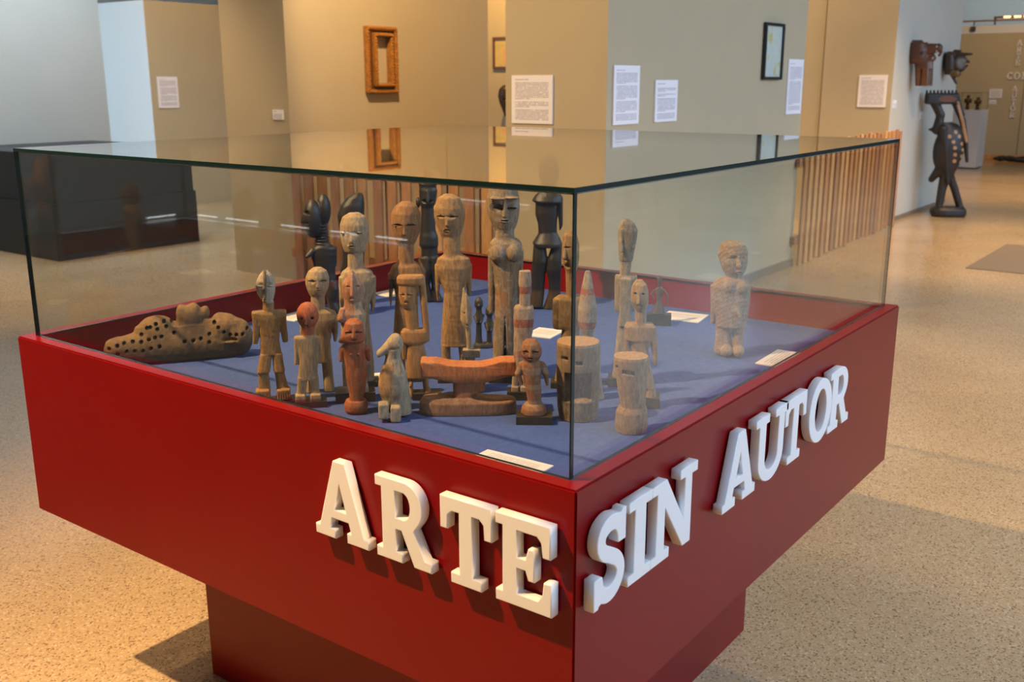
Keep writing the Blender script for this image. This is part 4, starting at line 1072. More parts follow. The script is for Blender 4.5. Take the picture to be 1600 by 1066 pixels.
f.done('standing_figure', 'tall brown wooden man with egg-shaped head, behind the figure with a framed head', 'sculpture', (0.30, 0.17, 0.085), W_OLD, group=GRP)

# 12 ---- figure whose head stands in an arch
c12 = (600, 420, 4.63)
f = Sculpt('archhead', c12, (85, 425), (50, 965), (-75, 75), .85)
f.L([(58, 110, 285, 40), (78, 95, 298, 52), (115, 98, 298, 52), (128, 108, 290, 46)], p=2.6, k=3)
f.L([(115, 250, 300, 34), (300, 268, 318, 34), (460, 285, 330, 36)], p=3, k=4)
f.L([(125, 110, 232, 44), (200, 108, 236, 50), (260, 120, 232, 48), (290, 140, 225, 40)], p=2.4, keel=2.1)
f.L([(270, 145, 240, 36), (445, 165, 250, 40)], k=5)
f.face(162, 190, 243, 110, -47, 140, 12, depth=10, slit=3.4)
f.L([(440, 140, 320, 38), (462, 122, 330, 48), (530, 126, 330, 50), (548, 150, 290, 46)], p=3.2, k=4)
f.L([(520, 122, 168, 34), (600, 128, 164, 28), (660, 134, 160, 20)], p=2.6, k=4)
f.L([(520, 165, 275, 44), (600, 165, 300, 46), (700, 158, 315, 50), (790, 160, 330, 52), (800, 170, 320, 48)], p=2.6, k=5)
f.L([(790, 180, 215, 30), (860, 185, 210, 26), (930, 182, 215, 36)], k=4); f.L([(790, 272, 320, 34), (860, 282, 325, 30), (930, 290, 355, 40)], k=4)
f.C(215, 795, -20, 190, 850, -30, 10, k=4); f.rough(.25, .45, 12)
f.stand(205, 420, 900, 950, -62, 62)
f.done('standing_figure', 'ochre wooden figure with its head held in an arch-shaped frame', 'sculpture', (0.38, 0.215, 0.095), W_WARM, group=GRP)

# 13 ---- tall ebony figure at the back
f = Sculpt('ebonytall', c11, (290, 560), (-110, 1035), (-130, 130), 1.25)
f.L([(-95, 350, 470, 60), (-60, 320, 500, 80), (-30, 330, 480, 76), (0, 325, 495, 84), (120, 335, 480, 86), (150, 345, 460, 70)], p=2.4, k=4)
f.E(318, 110, 20, 50, 30, k=6); f.E(400, 90, 60, 14, 30, -85, k=6, cut=True); f.C(405, 0, -80, 405, 90, -92, 10, 16, k=6)
f.L([(140, 345, 462, 66), (240, 345, 468, 70), (270, 340, 475, 72), (370, 335, 480, 78), (420, 330, 500, 90), (500, 325, 505, 92), (520, 345, 495, 80), (640, 345, 505, 80)], p=2.4, k=6)
f.L([(600, 330, 425, 70, -30), (720, 360, 440, 60, -40), (860, 380, 425, 48), (1020, 388, 455, 56)], k=10); f.L([(600, 420, 508, 70, -20), (720, 430, 500, 60, -30), (860, 440, 475, 48), (1020, 445, 550, 60)], k=10)
f.C(345, 640, -40, 370, 760, -110, 30, 22, k=8); f.rough(.2, .45, 13)
f.paint((0.09, 0.055, 0.025), lambda x, y, d: (y > 600) & (y < 800) & (x < 400), .5)
f.done('ebony_figure', 'tall black ebony figure with a flat cap at the far corner of the case', 'sculpture', DARK, W_EBONY, group=GRP)

# 14 ---- tall grained man
c14 = (670, 300, 3.554)
f = Sculpt('biggrain', c14, (20, 255), (30, 1055), (-85, 80), 1.0)
f.L([(38, 90, 130, 20), (58, 55, 172, 46), (110, 32, 198, 62), (160, 34, 202, 64), (210, 50, 192, 56), (250, 66, 180, 46), (262, 74, 172, 38)], p=2.3, keel=1.8)
f.face(104, 150, 222, 140, -62, 60, 11, depth=12, slit=3.6)
f.L([(250, 84, 172, 40), (365, 84, 174, 42)], k=5)
f.L([(355, 90, 180, 32), (378, 50, 225, 50), (430, 36, 238, 58), (490, 60, 215, 56), (560, 86, 200, 54), (660, 80, 205, 56), (780, 70, 212, 58), (855, 68, 215, 58)], p=2.5, k=8)
f.L([(410, 36, 76, 34), (480, 36, 68, 30), (540, 40, 62, 24), (612, 48, 56, 8)], k=5); f.L([(410, 200, 238, 34), (500, 204, 238, 28), (580, 215, 234, 12)], k=5)
f.L([(845, 70, 118, 50), (930, 72, 122, 46), (1040, 74, 124, 46)], p=2.8); f.L([(845, 162, 212, 50), (930, 172, 200, 46), (1040, 172, 205, 46)], p=2.8)
f.B(66, 130, 925, 945, -58, -30, 4); f.rough(.35, .42, 14)
f.paint((0.06, 0.04, 0.03), lambda x, y, d: (y > 930), .7)
f.stand(50, 240, 1036, 1054, -62, 62)
f.done('standing_figure', 'tall grained wooden man with a plain long skirt, behind the pointed pale mask', 'sculpture', (0.36, 0.235, 0.125), W_OLD, group=GRP)

# 15 ---- pointed pale mask
f = Sculpt('pointpale', c14, (155, 305), (495, 1075), (-55, 55), .85)
f.L([(505, 190, 196, 6), (560, 184, 224, 18), (620, 176, 240, 28), (680, 174, 242, 30), (715, 186, 236, 26), (738, 202, 228, 20)], p=2.2, keel=1.8)
f.C(208, 540, -14, 214, 690, -38, 5, 8, k=4); f.E(196, 640, 10, 3, 10, -30, k=2, cut=True); f.E(230, 645, 10, 3, 10, -28, k=2, cut=True); f.E(214, 708, 9, 3, 10, -30, k=2, cut=True)
f.L([(725, 202, 236, 20), (850, 212, 240, 22)], k=5)
f.B(188, 286, 845, 888, -34, 34, 6); f.L([(870, 205, 252, 28), (960, 190, 268, 34), (1050, 180, 280, 38)], p=2.6, k=4); f.rough(.25, .5, 15)
f.stand(165, 300, 1046, 1070, -46, 46)
f.done('standing_figure', 'slim grey figure with a pointed leaf-shaped mask before the tall grained man', 'sculpture', (0.40, 0.32, 0.23), W_WASH, group=GRP)

# 16 ---- dark twin figurines on one foot
f = Sculpt('twins', c14, (240, 375), (580, 885), (-50, 50), .8)
f.L([(855, 250, 368, 40), (875, 248, 370, 44)], p=2.4)
for x, y0 in ((278, 595), (338, 640)):
    f.L([(y0, x - 6, x + 6, 6), (y0 + 22, x - 22, x + 22, 20), (y0 + 50, x - 24, x + 24, 22), (y0 + 66, x - 14, x + 14, 16)], k=3)
    f.L([(y0 + 60, x - 14, x + 14, 14), (y0 + 90, x - 18, x + 18, 16), (y0 + 125, x - 26, x + 26, 22), (y0 + 150, x - 16, x + 16, 16), (y0 + 215, x - 16, x + 16, 14), (860, x - 22, x + 22, 18)], k=3)
    f.C(x - 22, y0 + 105, 0, x - 10, y0 + 140, -22, 9, 7, k=3); f.C(x + 22, y0 + 105, 0, x + 10, y0 + 140, -22, 9, 7, k=3)
    f.C(x, y0 + 35, -18, x, y0 + 46, -26, 4, 6, k=2)
f.rough(.25, .6, 16)
f.done('twin_figurine', 'pair of small blackish figurines on one foot, left of the tall woman', 'sculpture', (0.030, 0.027, 0.018), W_BRONZE, group=GRP)

# 17 ---- tall woman
c17 = (755, 285, 3.614)
f = Sculpt('woman', c17, (10, 240), (10, 1125), (-95, 85), 1.0)
f.L([(20, 70, 165, 30), (45, 38, 188, 56), (100, 24, 202, 68), (160, 24, 204, 70), (215, 38, 196, 64), (255, 62, 182, 54), (275, 76, 170, 44)], p=2.4, keel=1.8)
f.face(122, 148, 212, 150, -68, 95, 16, depth=16, slit=6)
f.E(75, 95, 40, 7, 24, -64, k=6, tilt=-.05); f.E(165, 92, 34, 7, 24, -62, k=6); f.E(70, 140, 34, 22, 22, -72, k=6, cut=True); f.E(165, 140, 26, 20, 20, -70, k=6, cut=True)
f.L([(262, 74, 172, 44), (325, 68, 178, 44)], k=6)
f.L([(315, 60, 190, 38), (340, 40, 215, 56), (400, 36, 224, 62), (470, 56, 205, 60), (600, 66, 195, 58), (720, 64, 192, 58), (860, 58, 188, 56), (1040, 52, 186, 56)], p=2.6, k=8)
f.E(85, 392, 46, 52, 44, -42, k=6); f.E(170, 390, 40, 50, 44, -40, k=6)
f.L([(380, 30, 70, 34), (520, 28, 66, 30), (720, 32, 60, 24)], p=2.6, k=4); f.L([(380, 188, 226, 34), (560, 186, 222, 30), (714, 180, 206, 24)], p=2.6, k=4)
f.L([(735, 121, 126, 80, -30), (900, 116, 132, 80, -30), (1050, 112, 136, 80, -30)], k=6, cut=True)
f.rough(.5, .4, 17)
f.paint((0.42, 0.22, 0.10), lambda x, y, d: np.clip(1 - np.hypot((x - 110) / 50, (y - 650) / 130), 0, 1) * 1.5, .7)
f.paint((0.06, 0.05, 0.05), lambda x, y, d: (np.hypot((x - 70) / 36, (y - 140) / 22) < 1) & (d < -30), .8)
f.stand(30, 205, 1040, 1110, -64, 64)
f.done('standing_figure', 'tall cracked wooden woman with bared breasts and long straight legs', 'sculpture', (0.30, 0.235, 0.17), W_BARK, group=GRP)

# 18 ---- headrest
f = Sculpt('headrest', cD, (295, 945), (580, 960), (-150, 150), .95)
f.B(322, 925, 600, 700, -75, 75, 12, 4)
f.E(624, 380, 420, 262, 300, k=3, cut=True)
f.E(624, 950, 520, 205, 300, k=6, cut=True) if False else None
f.L([(598, 320, 345, 72), (620, 318, 420, 74), (640, 316, 930, 76), (690, 320, 928, 78), (715, 400, 850, 76), (738, 500, 750, 70)], p=5, k=6)
f.E(624, 365, 430, 268, 400, k=3, cut=True)
f.L([(700, 525, 735, 62), (760, 525, 732, 60), (900, 528, 730, 62)], p=4, k=8)
f.L([(840, 330, 900, 78), (870, 310, 932, 96), (925, 305, 935, 98), (945, 315, 930, 96)], p=3.2, k=4)
f.E(420, 838, 105, 40, 160, -40, k=4, cut=False) if False else None
f.E(800, 830, 160, 35, 160, -20, k=6, cut=True); f.rough(.12, .3, 18)
f.paint((0.26, 0.12, 0.075), lambda x, y, d: (y > 745) & (y < 850), .7)
f.paint((0.20, 0.135, 0.10), lambda x, y, d: (y > 835), .8)
f.done('headrest', 'low reddish wooden headrest with a curved top on one broad stem', 'headrest', (0.50, 0.185, 0.075), W_RED)

# 19 ---- banded post figure
f = Sculpt('stripepole', cD, (865, 1050), (35, 870), (-75, 75), .9)
f.L([(40, 948, 1022, 34), (120, 945, 1026, 38), (180, 952, 1016, 36), (250, 950, 1018, 36), (262, 952, 1016, 34)], p=2.6)
f.L([(255, 925, 1035, 34), (275, 915, 1042, 44), (340, 912, 1042, 46), (420, 915, 1036, 44), (560, 912, 1010, 42), (640, 910, 1000, 42), (660, 905, 995, 40)], p=2.6, k=4)
f.L([(640, 905, 945, 30), (800, 900, 945, 32)], k=4); f.L([(640, 955, 1000, 30), (800, 955, 1000, 32)], k=4)
f.B(898, 945, 770, 806, -44, 20, 6); f.B(955, 1000, 770, 806, -44, 20, 6); f.rough(.3, .45, 19)
f.paint((0.33, 0.10, 0.075), lambda x, y, d: (np.abs(y - 158) < 22) | (np.abs(y - 365) < 26), .85)
f.paint((0.33, 0.12, 0.09), lambda x, y, d: (np.abs(y - 560) < 22), .7)
f.stand(870, 1025, 800, 855, -60, 60)
f.done('post_figure', 'grey post-shaped figure with pink painted bands, behind the small brown dwarf figure', 'sculpture', (0.40, 0.32, 0.26), W_WASH, group=GRP)

# 20 ---- small brown figure with round foot
f = Sculpt('dwarf', cD, (920, 1170), (460, 1010), (-105, 95), .85)
f.L([(470, 990, 1055, 30), (495, 968, 1080, 62), (530, 958, 1094, 72), (570, 962, 1092, 70), (598, 980, 1075, 56)], p=2.2)
f.face(1022, 535, 576, 125, -68, 500, 16, depth=14, slit=5)
f.L([(585, 985, 1070, 46), (625, 965, 1085, 56), (650, 962, 1090, 60), (720, 978, 1085, 58), (800, 990, 1090, 56), (890, 1005, 1090, 54)], p=2.3, k=6)
f.C(968, 640, 0, 940, 690, -5, 30, 20, k=6); f.C(940, 690, -5, 962, 750, -10, 20, 12, k=6); f.C(1090, 640, 0, 1120, 690, -5, 30, 20, k=6); f.C(1120, 690, -5, 1128, 755, -10, 18, 10, k=6)
f.L([(880, 985, 1095, 60), (910, 962, 1120, 84), (940, 958, 1126, 86), (960, 975, 1110, 76)], p=2.1, k=4); f.rough(.25, .5, 20)
f.paint((0.36, 0.27, 0.20), lambda x, y, d: (np.abs(y - 665) < 22) | (np.abs(y - 765) < 16) | (np.abs(y - 870) < 18), .6)
f.stand(928, 1162, 948, 1000, -84, 84)
f.done('standing_figure', 'small brown painted figure with a round foot on a black stand, right of the headrest', 'sculpture', (0.27, 0.130, 0.070), W_RED, group=GRP)

# 21 ---- ebony figure with skirt
c21 = (815, 290, 5.077)
f = Sculpt('ebonyskirt', c21, (50, 350), (-225, 1015), (-130, 120), 1.2)
f.L([(-215, 200, 235, 20), (-170, 150, 285, 60), (-90, 130, 300, 78), (-20, 145, 290, 70), (30, 165, 268, 56)], p=2.2)
f.L([(20, 160, 266, 50), (75, 158, 268, 52)], k=5)
f.L([(68, 150, 275, 50), (110, 105, 318, 76), (150, 82, 326, 92), (164, 110, 320, 90), (172, 118, 300, 70)], p=2.4, k=3, soft=2)
f.L([(165, 112, 290, 60), (250, 108, 285, 64), (320, 128, 280, 60), (410, 135, 280, 56)], p=2.6, k=4)
f.L([(120, 284, 326, 40), (250, 286, 326, 34), (340, 296, 326, 24), (378, 298, 308, 10)], p=2.6, k=4)
f.L([(395, 140, 278, 56), (440, 110, 305, 76), (480, 85, 322, 96), (508, 105, 318, 94)], p=2.5, k=3, soft=2)
f.L([(495, 95, 190, 56), (620, 85, 210, 60, -10), (720, 78, 190, 56), (840, 78, 182, 48), (880, 72, 180, 48), (985, 62, 168, 52)], p=2.6, k=4)
f.L([(495, 240, 320, 56), (600, 205, 318, 62, -14), (690, 192, 316, 60, -16), (780, 215, 312, 50), (870, 215, 310, 46), (1000, 170, 300, 52)], p=2.6, k=4)
f.rough(.2, .4, 21)
f.paint((0.10, 0.065, 0.02), lambda x, y, d: (y > 850) & (d < -10), .5)
f.done('ebony_figure', 'black ebony figure with flared shoulders and skirt, beside the glass corner edge', 'sculpture', DARK, W_EBONY, group=GRP)

# 22 ---- profile figure at the glass edge
c22 = (855, 350, 3.33)
f = Sculpt('profile', c22, (15, 200), (30, 855), (-80, 75), .95)
f.L([(38, 98, 135, 20), (60, 84, 155, 44), (110, 78, 166, 54), (170, 78, 166, 54), (215, 86, 160, 48), (245, 100, 150, 36)], p=2.2)
f.C(95, 90, -38, 90, 165, -58, 6, 9, k=4); f.E(105, 115, 16, 4, 18, -50, k=2, cut=True); f.E(95, 180, 18, 5, 18, -54, k=2, cut=True); f.E(100, 210, 20, 14, 24, -46, k=4, cut=True)
f.L([(230, 96, 148, 34), (375, 98, 150, 38)], k=5)
f.L([(365, 60, 180, 34), (385, 30, 190, 44), (460, 28, 180, 48), (520, 30, 172, 46), (534, 34, 168, 42)], p=3.5, k=5)
f.L([(520, 80, 165, 44), (600, 70, 172, 46), (700, 55, 180, 46), (815, 38, 185, 46)], p=2.8, k=6); f.rough(.35, .42, 22)
f.paint((0.05, 0.04, 0.03), lambda x, y, d: (y > 380) & (y < 540) & (x < 60), .7)
f.stand(18, 195, 808, 838, -55, 55)
f.done('standing_figure', 'brown wooden figure with a long egg head, seen through the vertical glass edge', 'sculpture', (0.27, 0.18, 0.095), W_OLD, group=GRP)

# 23 ---- hollow drum figure
f = Sculpt('mouthdrum', cE, (95, 365), (465, 930), (-130, 130), .9)
f.L([(485, 108, 344, 112), (530, 106, 346, 114), (700, 104, 345, 114), (850, 108, 340, 112), (915, 118, 330, 104)], p=2.1, k=3)
f.B(150, 298, 640, 800, -150, -30, 6, 3, True)
f.B(135, 172, 552, 570, -150, -70, 2, 1, True); f.B(212, 252, 570, 594, -150, -85, 2, 1, True)
f.E(250, 805, 60, 18, 40, -75, k=6); f.L([(640, 205, 290, 20, -20), (745, 210, 285, 20, -20)], k=2); f.rough(.35, .4, 23)
f.paint((0.06, 0.05, 0.045), lambda x, y, d: (x < 165) & (y > 720), .7)
f.paint((0.46, 0.30, 0.15), lambda x, y, d: (y < 500), .7)
f.done('drum_figure', 'hollow wooden drum figure with slit eyes and a large square mouth', 'sculpture', (0.22, 0.165, 0.115), W_OLD, group=GRP)

# 24 ---- cone-headed figure
f = Sculpt('cone', cE, (210, 400), (80, 800), (-75, 75), .9)
f.L([(86, 268, 292, 12), (100, 262, 296, 16), (200, 240, 314, 38), (290, 226, 330, 52), (360, 224, 330, 52), (400, 234, 320, 44), (440, 248, 312, 34)], p=2.1)
f.L([(420, 250, 312, 34), (475, 252, 314, 36)], k=4)
f.L([(465, 235, 340, 34), (490, 222, 350, 42), (560, 222, 352, 44), (640, 235, 350, 44), (760, 225, 365, 46), (790, 215, 375, 46)], p=2.5, k=4)
f.rough(.25, .45, 24)
f.paint((0.36, 0.10, 0.06), lambda x, y, d: (np.abs(y - 195) < 16) | (np.abs(y - 378) < 20), .9)
f.paint((0.34, 0.14, 0.09), lambda x, y, d: (np.abs(y - 530) < 22), .6)
f.done('standing_figure', 'whitewashed figure with a tall cone head banded in red, behind the drum figure', 'sculpture', (0.34, 0.285, 0.235), W_WASH, group=GRP)

# 25 ---- long-faced grey figure
c25 = (945, 340, 3.046)
f = Sculpt('longface', c25, (10, 180), (15, 825), (-60, 60), .9)
f.L([(25, 88, 112, 16), (45, 72, 140, 34), (75, 64, 156, 40), (130, 64, 148, 40), (180, 66, 138, 36), (212, 68, 132, 30)], p=2.8)
f.L([(200, 70, 132, 28), (290, 72, 118, 26)], p=2.8, k=4)
f.B(60, 92, 118, 128, -50, -30, 2, 2, True); f.B(60, 92, 170, 178, -50, -30, 2, 2, True); f.C(80, 70, -36, 80, 165, -44, 5, 7, k=4)
f.L([(282, 50, 152, 26), (295, 48, 152, 34), (440, 46, 146, 34), (450, 50, 140, 30)], p=4, k=3)
f.B(72, 124, 290, 520, -44, 44, 8, 4)
f.L([(440, 70, 132, 34), (520, 60, 128, 36), (620, 50, 130, 38), (770, 34, 132, 42)], p=2.6, k=5); f.rough(.3, .45, 25)
f.paint((0.16, 0.14, 0.13), lambda x, y, d: (y < 215) & (x > 84), .7)
f.stand(14, 160, 764, 806, -50, 50)
f.done('standing_figure', 'tall grey figure with a long flat face and boxy shoulders', 'sculpture', (0.30, 0.265, 0.22), W_WASH, group=GRP)

# 26 ---- pale figure with hanging arms
f = Sculpt('armfig', c25, (85, 270), (310, 930), (-70, 70), .85)
f.L([(318, 150, 180, 14), (340, 132, 200, 36), (375, 125, 207, 46), (420, 125, 207, 46), (448, 138, 200, 38), (462, 148, 194, 30)], p=2.2)
f.C(160, 370, -38, 160, 415, -56, 5, 8, k=3); f.E(147, 374, 8, 5, 10, -42, k=2, cut=True); f.E(182, 376, 8, 5, 10, -42, k=2, cut=True); f.E(166, 430, 12, 4, 12, -42, k=2, cut=True)
f.L([(450, 145, 195, 28), (530, 145, 196, 28)], k=4)
f.L([(518, 105, 225, 24), (535, 94, 240, 32), (600, 94, 240, 34), (610, 120, 228, 30), (640, 130, 205, 28), (760, 125, 225, 32), (830, 130, 238, 34)], p=3, k=4)
f.L([(535, 94, 128, 26), (620, 94, 124, 22), (700, 96, 118, 14)], p=2.6, k=3); f.L([(535, 212, 242, 26), (620, 218, 252, 24), (690, 225, 254, 18), (722, 232, 246, 8)], p=2.6, k=3)
f.L([(820, 125, 175, 30), (885, 120, 176, 34)], k=3); f.L([(820, 186, 240, 30), (885, 186, 246, 36)], k=3); f.rough(.25, .45, 26)
f.paint((0.02, 0.015, 0.012), lambda x, y, d: (np.minimum(np.hypot(x - 147, (y - 374) * 1.3), np.hypot(x - 182, (y - 376) * 1.3)) < 7) & (d < -25))
f.stand(95, 262, 868, 918, -50, 50)
f.done('standing_figure', 'pale ochre figure with dotted eyes and long hanging arms, behind the wooden stump', 'sculpture', (0.34, 0.235, 0.135), W_OLD, group=GRP)

# 27 ---- stump with slot eyes
f = Sculpt('stump', cE, (415, 625), (545, 1000), (-110, 110), .85)
f.L([(568, 424, 614, 88), (620, 428, 612, 88), (740, 442, 606, 80), (860, 462, 598, 70), (872, 462, 598, 70)], p=2.15, k=3)
f.L([(852, 450, 606, 72), (880, 434, 612, 86), (960, 428, 612, 88), (990, 432, 606, 86)], p=2.15, k=4, soft=2)
f.B(470, 540, 632, 656, -120, -68, 3, 1, True, tilt=-.08); f.B(438, 450, 612, 626, -80, -30, 2, 1, True); f.rough(.3, .4, 27)
f.paint((0.44, 0.30, 0.17), lambda x, y, d: (y < 585), .7)
f.done('stump_figure', 'stump-shaped wooden head with slot eyes, nearest the right pane', 'sculpture', (0.24, 0.17, 0.11), W_OLD, group=GRP)

# 28 ---- small bronze with looped arms
c28 = (840, 300, 2.665)
f = Sculpt('bronze', c28, (445, 565), (355, 580), (-28, 28), .6)
f.L([(362, 500, 514, 7), (378, 496, 518, 11), (395, 498, 516, 10), (408, 503, 511, 7)], k=2)
f.L([(405, 503, 512, 6), (418, 488, 526, 10), (440, 492, 520, 11), (465, 496, 516, 10), (490, 484, 524, 15), (520, 474, 530, 19)], k=2)
f.C(488, 420, 0, 472, 438, 0, 4, 3.5, k=2); f.C(472, 438, 0, 486, 455, -8, 3.5, 3, k=2); f.C(526, 420, 0, 541, 440, 0, 4, 3.5, k=2); f.C(541, 440, 0, 542, 495, -2, 3, 2, k=2)
f.E(504, 368, 12, 4, 10, k=1); f.rough(.15, .8, 28)
f.stand(454, 556, 520, 566, -26, 26, M['stand'])
f.done('bronze_figurine', 'small dark bronze figurine with thin looped arms and a cone skirt', 'sculpture', (0.085, 0.060, 0.035), W_BRONZE, group=GRP)

# 29 ---- rough crusted figure
c29 = (1095, 370, 5.33)
f = Sculpt('stone', c29, (70, 425), (55, 1025), (-130, 125), 1.0)
f.L([(65, 215, 310, 45), (90, 170, 365, 90), (150, 152, 388, 108), (230, 158, 388, 110), (300, 180, 372, 100), (345, 210, 345, 82), (365, 225, 335, 70)], p=2.3, keel=2.1)
f.C(310, 190, -92, 315, 250, -122, 12, 22, k=8); f.E(275, 185, 30, 14, 22, -100, k=6, cut=True); f.E(355, 190, 24, 14, 22, -92, k=6, cut=True); f.E(320, 305, 34, 12, 20, -96, k=6); f.E(320, 305, 30, 5, 24, -108, k=3, cut=True)
f.E(160, 180, 14, 30, 24, -20, k=5)
f.L([(350, 215, 340, 70), (380, 140, 380, 95), (440, 88, 408, 105), (540, 88, 402, 108), (640, 110, 388, 108), (700, 125, 380, 105), (765, 125, 370, 100)], p=2.5, k=10)
f.E(240, 430, 50, 60, 40, -85, k=14); f.E(345, 430, 44, 55, 40, -80, k=14); f.C(235, 370, -70, 170, 440, -90, 12, k=8)
f.L([(430, 82, 130, 44), (600, 84, 128, 40), (750, 80, 125, 34)], p=2.6, k=5); f.L([(430, 362, 410, 40), (600, 360, 400, 36), (750, 350, 375, 30)], p=2.6, k=5)
f.C(300, 600, -95, 325, 660, -112, 20, 14, k=8)
f.L([(750, 125, 245, 66), (880, 122, 250, 66), (985, 108, 268, 76), (1000, 120, 262, 70)], p=2.5, k=8); f.L([(750, 252, 360, 66), (880, 258, 345, 66), (985, 264, 360, 76), (1004, 270, 350, 70)], p=2.5, k=6)
f.E(215, 960, 52, 50, 60, -70, k=10); f.E(312, 965, 46, 48, 60, -66, k=10); f.rough(.6, .8, 29)
f.done('standing_figure', 'stocky crusted pale figure standing alone at the right of the case', 'sculpture', (0.32, 0.235, 0.15), W_STONE, group=GRP)

# ------------------------------------------------------------------ carved bird on the floor by the right wall
cb = (1400, 40, 3.331)
f = Sculpt('bird', cb, (150, 400), (330, 1010), (-75, 75), .75)
f.L([(948, 200, 345, 46), (962, 182, 358, 58), (988, 180, 358, 60), (1000, 190, 350, 56)], p=3, k=3)
f.L([(780, 232, 285, 24), (860, 218, 262, 20), (955, 205, 240, 22)], k=4); f.L([(780, 255, 300, 24), (860, 285, 325, 20), (955, 312, 348, 22)], k=4)
f.E(272, 640, 72, 130, 55, k=10, tilt=-.12); f.L([(510, 222, 290, 30), (560, 225, 318, 44), (650, 232, 350, 52), (730, 240, 325, 46), (800, 242, 285, 30)], k=12)
f.C(238, 540, -40, 262, 820, -38, 20, 9, k=5); f.C(228, 760, 10, 192, 806, 16, 26, 16, k=8)
f.C(268, 540, 0, 218, 545, 0, 26, 20, k=10); f.C(218, 545, 0, 180, 545, 0, 22, 5, k=6)
f.C(220, 545, 0, 236, 470, 0, 26, 20, k=8); f.C(236, 470, 0, 210, 410, 0, 20, 24, k=8)
f.B(162, 325, 360, 415, -26, 26, 10, 8); f.C(300, 392, 0, 345, 500, 0, 16, 15, k=8); f.C(345, 500, 0, 360, 600, 0, 15, 12, k=5); f.C(360, 600, 0, 366, 708, 0, 12, 8, k=5)
f.C(318, 370, 0, 352, 470, 6, 10, 7, k=5)
for x in range(170, 325, 18): f.C(x, 365, 0, x, 346, 0, 8, 4.5, k=2)
f.rough(.15, .6, 40)
spots = [(268, 578), (300, 555), (285, 606), (318, 578), (292, 636), (332, 616), (293, 672), (336, 648), (290, 705), (330, 680), (328, 712)]
f.paint((0.42, 0.26, 0.11), lambda x, y, d: np.max([np.hypot(x - a, y - b_) < 9.5 for a, b_ in spots], axis=0) & (d < 0))
f.paint((0.40, 0.24, 0.11), lambda x, y, d: (np.abs((x - 318) - (y - 400) * .22) < 8) & (y > 400) & (y < 610) & (x > 295) & (d < 0))
f.paint((0.16, 0.065, 0.02), lambda x, y, d: (np.hypot((x - 265) / 45, (y - 388) / 16) < 1) & (d < 0))
f.done('bird_sculpture', 'tall black carved hornbill with toothed crest, standing on the floor by the right wall', 'sculpture', (0.016, 0.014, 0.014), W_EBONY)

# ------------------------------------------------------------------ masks on the right wall
cm = (1400, 50, 10.66)
f = Sculpt('mask_a', cm, (215, 760), (140, 910), (-190, 190), .5)
f.L([(150, 300, 440, 90), (185, 255, 500, 140), (300, 235, 520, 160), (420, 232, 520, 160), (510, 240, 500, 140), (525, 260, 470, 120)], p=2.6)
f.C(450, 300, -10, 690, 270, -40, 110, 70, k=30); f.C(440, 440, -10, 600, 430, -30, 80, 60, k=25)
f.C(560, 215, -40, 700, 215, -50, 24, 20, k=8); f.C(700, 215, -50, 735, 330, -50, 24, k=8); f.C(735, 330, -50, 705, 390, -50, 22, k=8)
for x, y in ((668, 245), (665, 320), (660, 398), (605, 435)): f.C(x - 14, y + 8, -160, x + 14, y - 8, 100, 17, k=3, cut=True)
f.C(300, 165, 0, 420, 160, 0, 34, k=10); f.E(510, 185, 26, 16, 40, -30, k=6)
f.E(450, 350, 26, 26, 30, -165, k=5)
f.L([(470, 325, 620, 110), (540, 322, 612, 110), (700, 325, 605, 100), (890, 328, 600, 96), (900, 340, 595, 90)], p=3, k=12)
f.B(398, 430, 610, 895, -140, -60, 4, 3, True); f.B(525, 590, 610, 880, -140, -40, 6, 4, True)
for y in range(630, 880, 26): f.B(335, 510, y, y + 6, -125, -88, 2, 2, True)
f.rough(.12, 1.2, 41)
f.paint((0.19, 0.21, 0.23), lambda x, y, d: (x > 520) & (x < 598) & (y > 500), .7)
f.paint((0.22, 0.10, 0.035), lambda x, y, d: (y > 600) & (x < 520), .6)
f.done('animal_mask', 'brown carved animal mask with open toothed snout on the right wall, above the bird', 'mask', (0.105, 0.042, 0.022), W_EBONY, drop=False)

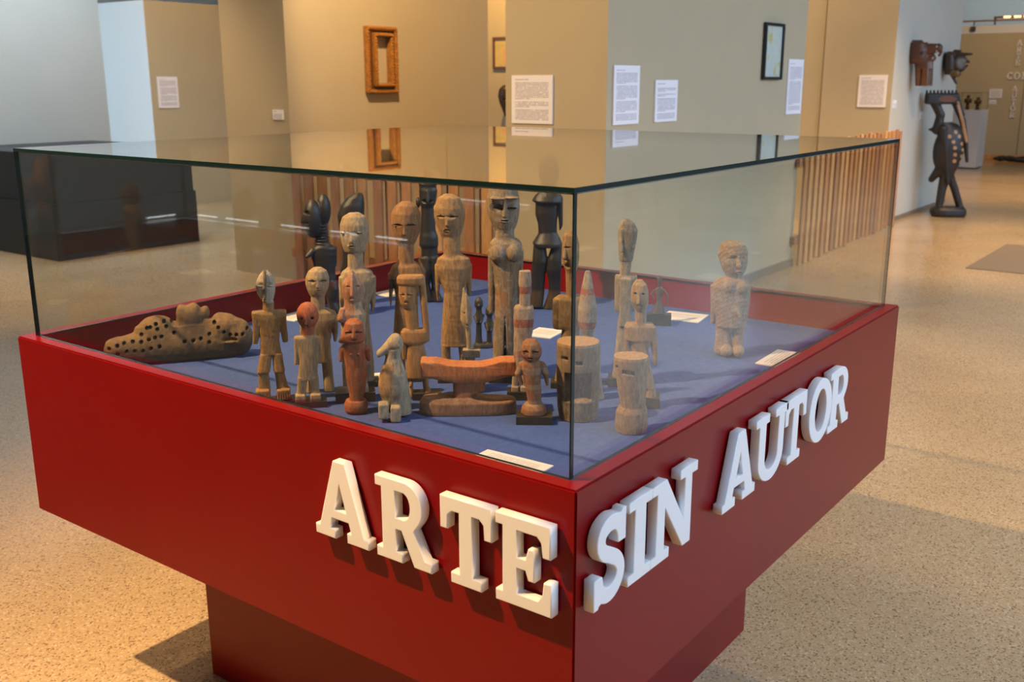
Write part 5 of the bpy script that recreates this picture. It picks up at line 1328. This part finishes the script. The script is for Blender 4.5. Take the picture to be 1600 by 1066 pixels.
f = Sculpt('mask_b', cm, (800, 1280), (290, 880), (-200, 200), .5)
f.L([(330, 860, 960, 110), (380, 835, 985, 150), (520, 820, 990, 160), (640, 822, 980, 150), (710, 830, 930, 110)], p=2.6)
f.C(900, 370, -20, 1240, 372, -60, 52, 18, k=12); f.C(985, 320, 0, 1060, 325, -20, 30, 28, k=10)
f.E(1020, 520, 110, 130, 120, -20, k=20); f.E(1090, 480, 80, 90, 90, -30, k=15); f.C(1120, 470, -40, 1195, 500, -60, 44, 20, k=10); f.C(1100, 620, -30, 1170, 560, -60, 36, 18, k=10)
f.E(990, 690, 90, 70, 90, -20, k=20); f.C(960, 740, 0, 1000, 855, -20, 36, 16, k=12); f.rough(.15, 1.0, 42)
f.paint((0.24, 0.25, 0.26), lambda x, y, d: np.clip(1 - np.hypot((x - 1075) / 100, (y - 520) / 130), 0, 1) * 2, .8)
f.paint((0.26, 0.15, 0.04), lambda x, y, d: (np.hypot((x - 990) / 80, (y - 690) / 55) < 1), .7)
f.done('animal_mask', 'dark horned animal mask with a grey face at the far end of the right wall', 'mask', (0.060, 0.032, 0.022), W_EBONY, drop=False)

f = Sculpt('mask_c', (755, 40, 4.845), (110, 270), (445, 700), (-60, 40), .5)
f.L([(450, 155, 220, 25), (480, 122, 255, 44), (530, 112, 265, 50), (590, 125, 252, 46), (650, 150, 228, 34), (695, 168, 208, 18)], p=2.2)
f.face(188, 560, 640, 120, -46, 500, 14, depth=12, slit=4); f.rough(.1, 1.0, 43)
f.done('face_mask', 'dark oval face mask on the lit wall between the two brown-framed pictures', 'mask', (0.045, 0.026, 0.016), W_EBONY, drop=False)

# small figures in the far vitrine
for nm, y, h, lb in (('vitrine_figurine', 4.05, .27, 'taller dark figurine in the far vitrine on the white pedestal'), ('vitrine_figurine', 3.87, .23, 'shorter dark figurine in the far vitrine on the white pedestal')):
    b = bmesh.new()
    for z0, z1, r0, r1 in ((0, .02, .055, .055), (.02, .45, .035, .03), (.45, .78, .05, .04), (.78, .84, .02, .02), (.84, 1.0, .035, .025)):
        bmesh.ops.create_cone(b, segments=14, radius1=r0, radius2=r1, depth=(z1 - z0) * h, cap_ends=True, matrix=Matrix.Translation((0, 0, (z0 + z1) / 2 * h)))
    for sg in (-1, 1):
        bmesh.ops.create_cone(b, segments=8, radius1=.012, radius2=.014, depth=.3 * h, cap_ends=True, matrix=Matrix.Translation((0, sg * .055, .6 * h)))
    tag(mesh_obj(nm, b, M['brown_frame'], smooth=True, loc=(19.8, y, 1.086)), lb, 'figurine', 'figurines in the far vitrine')
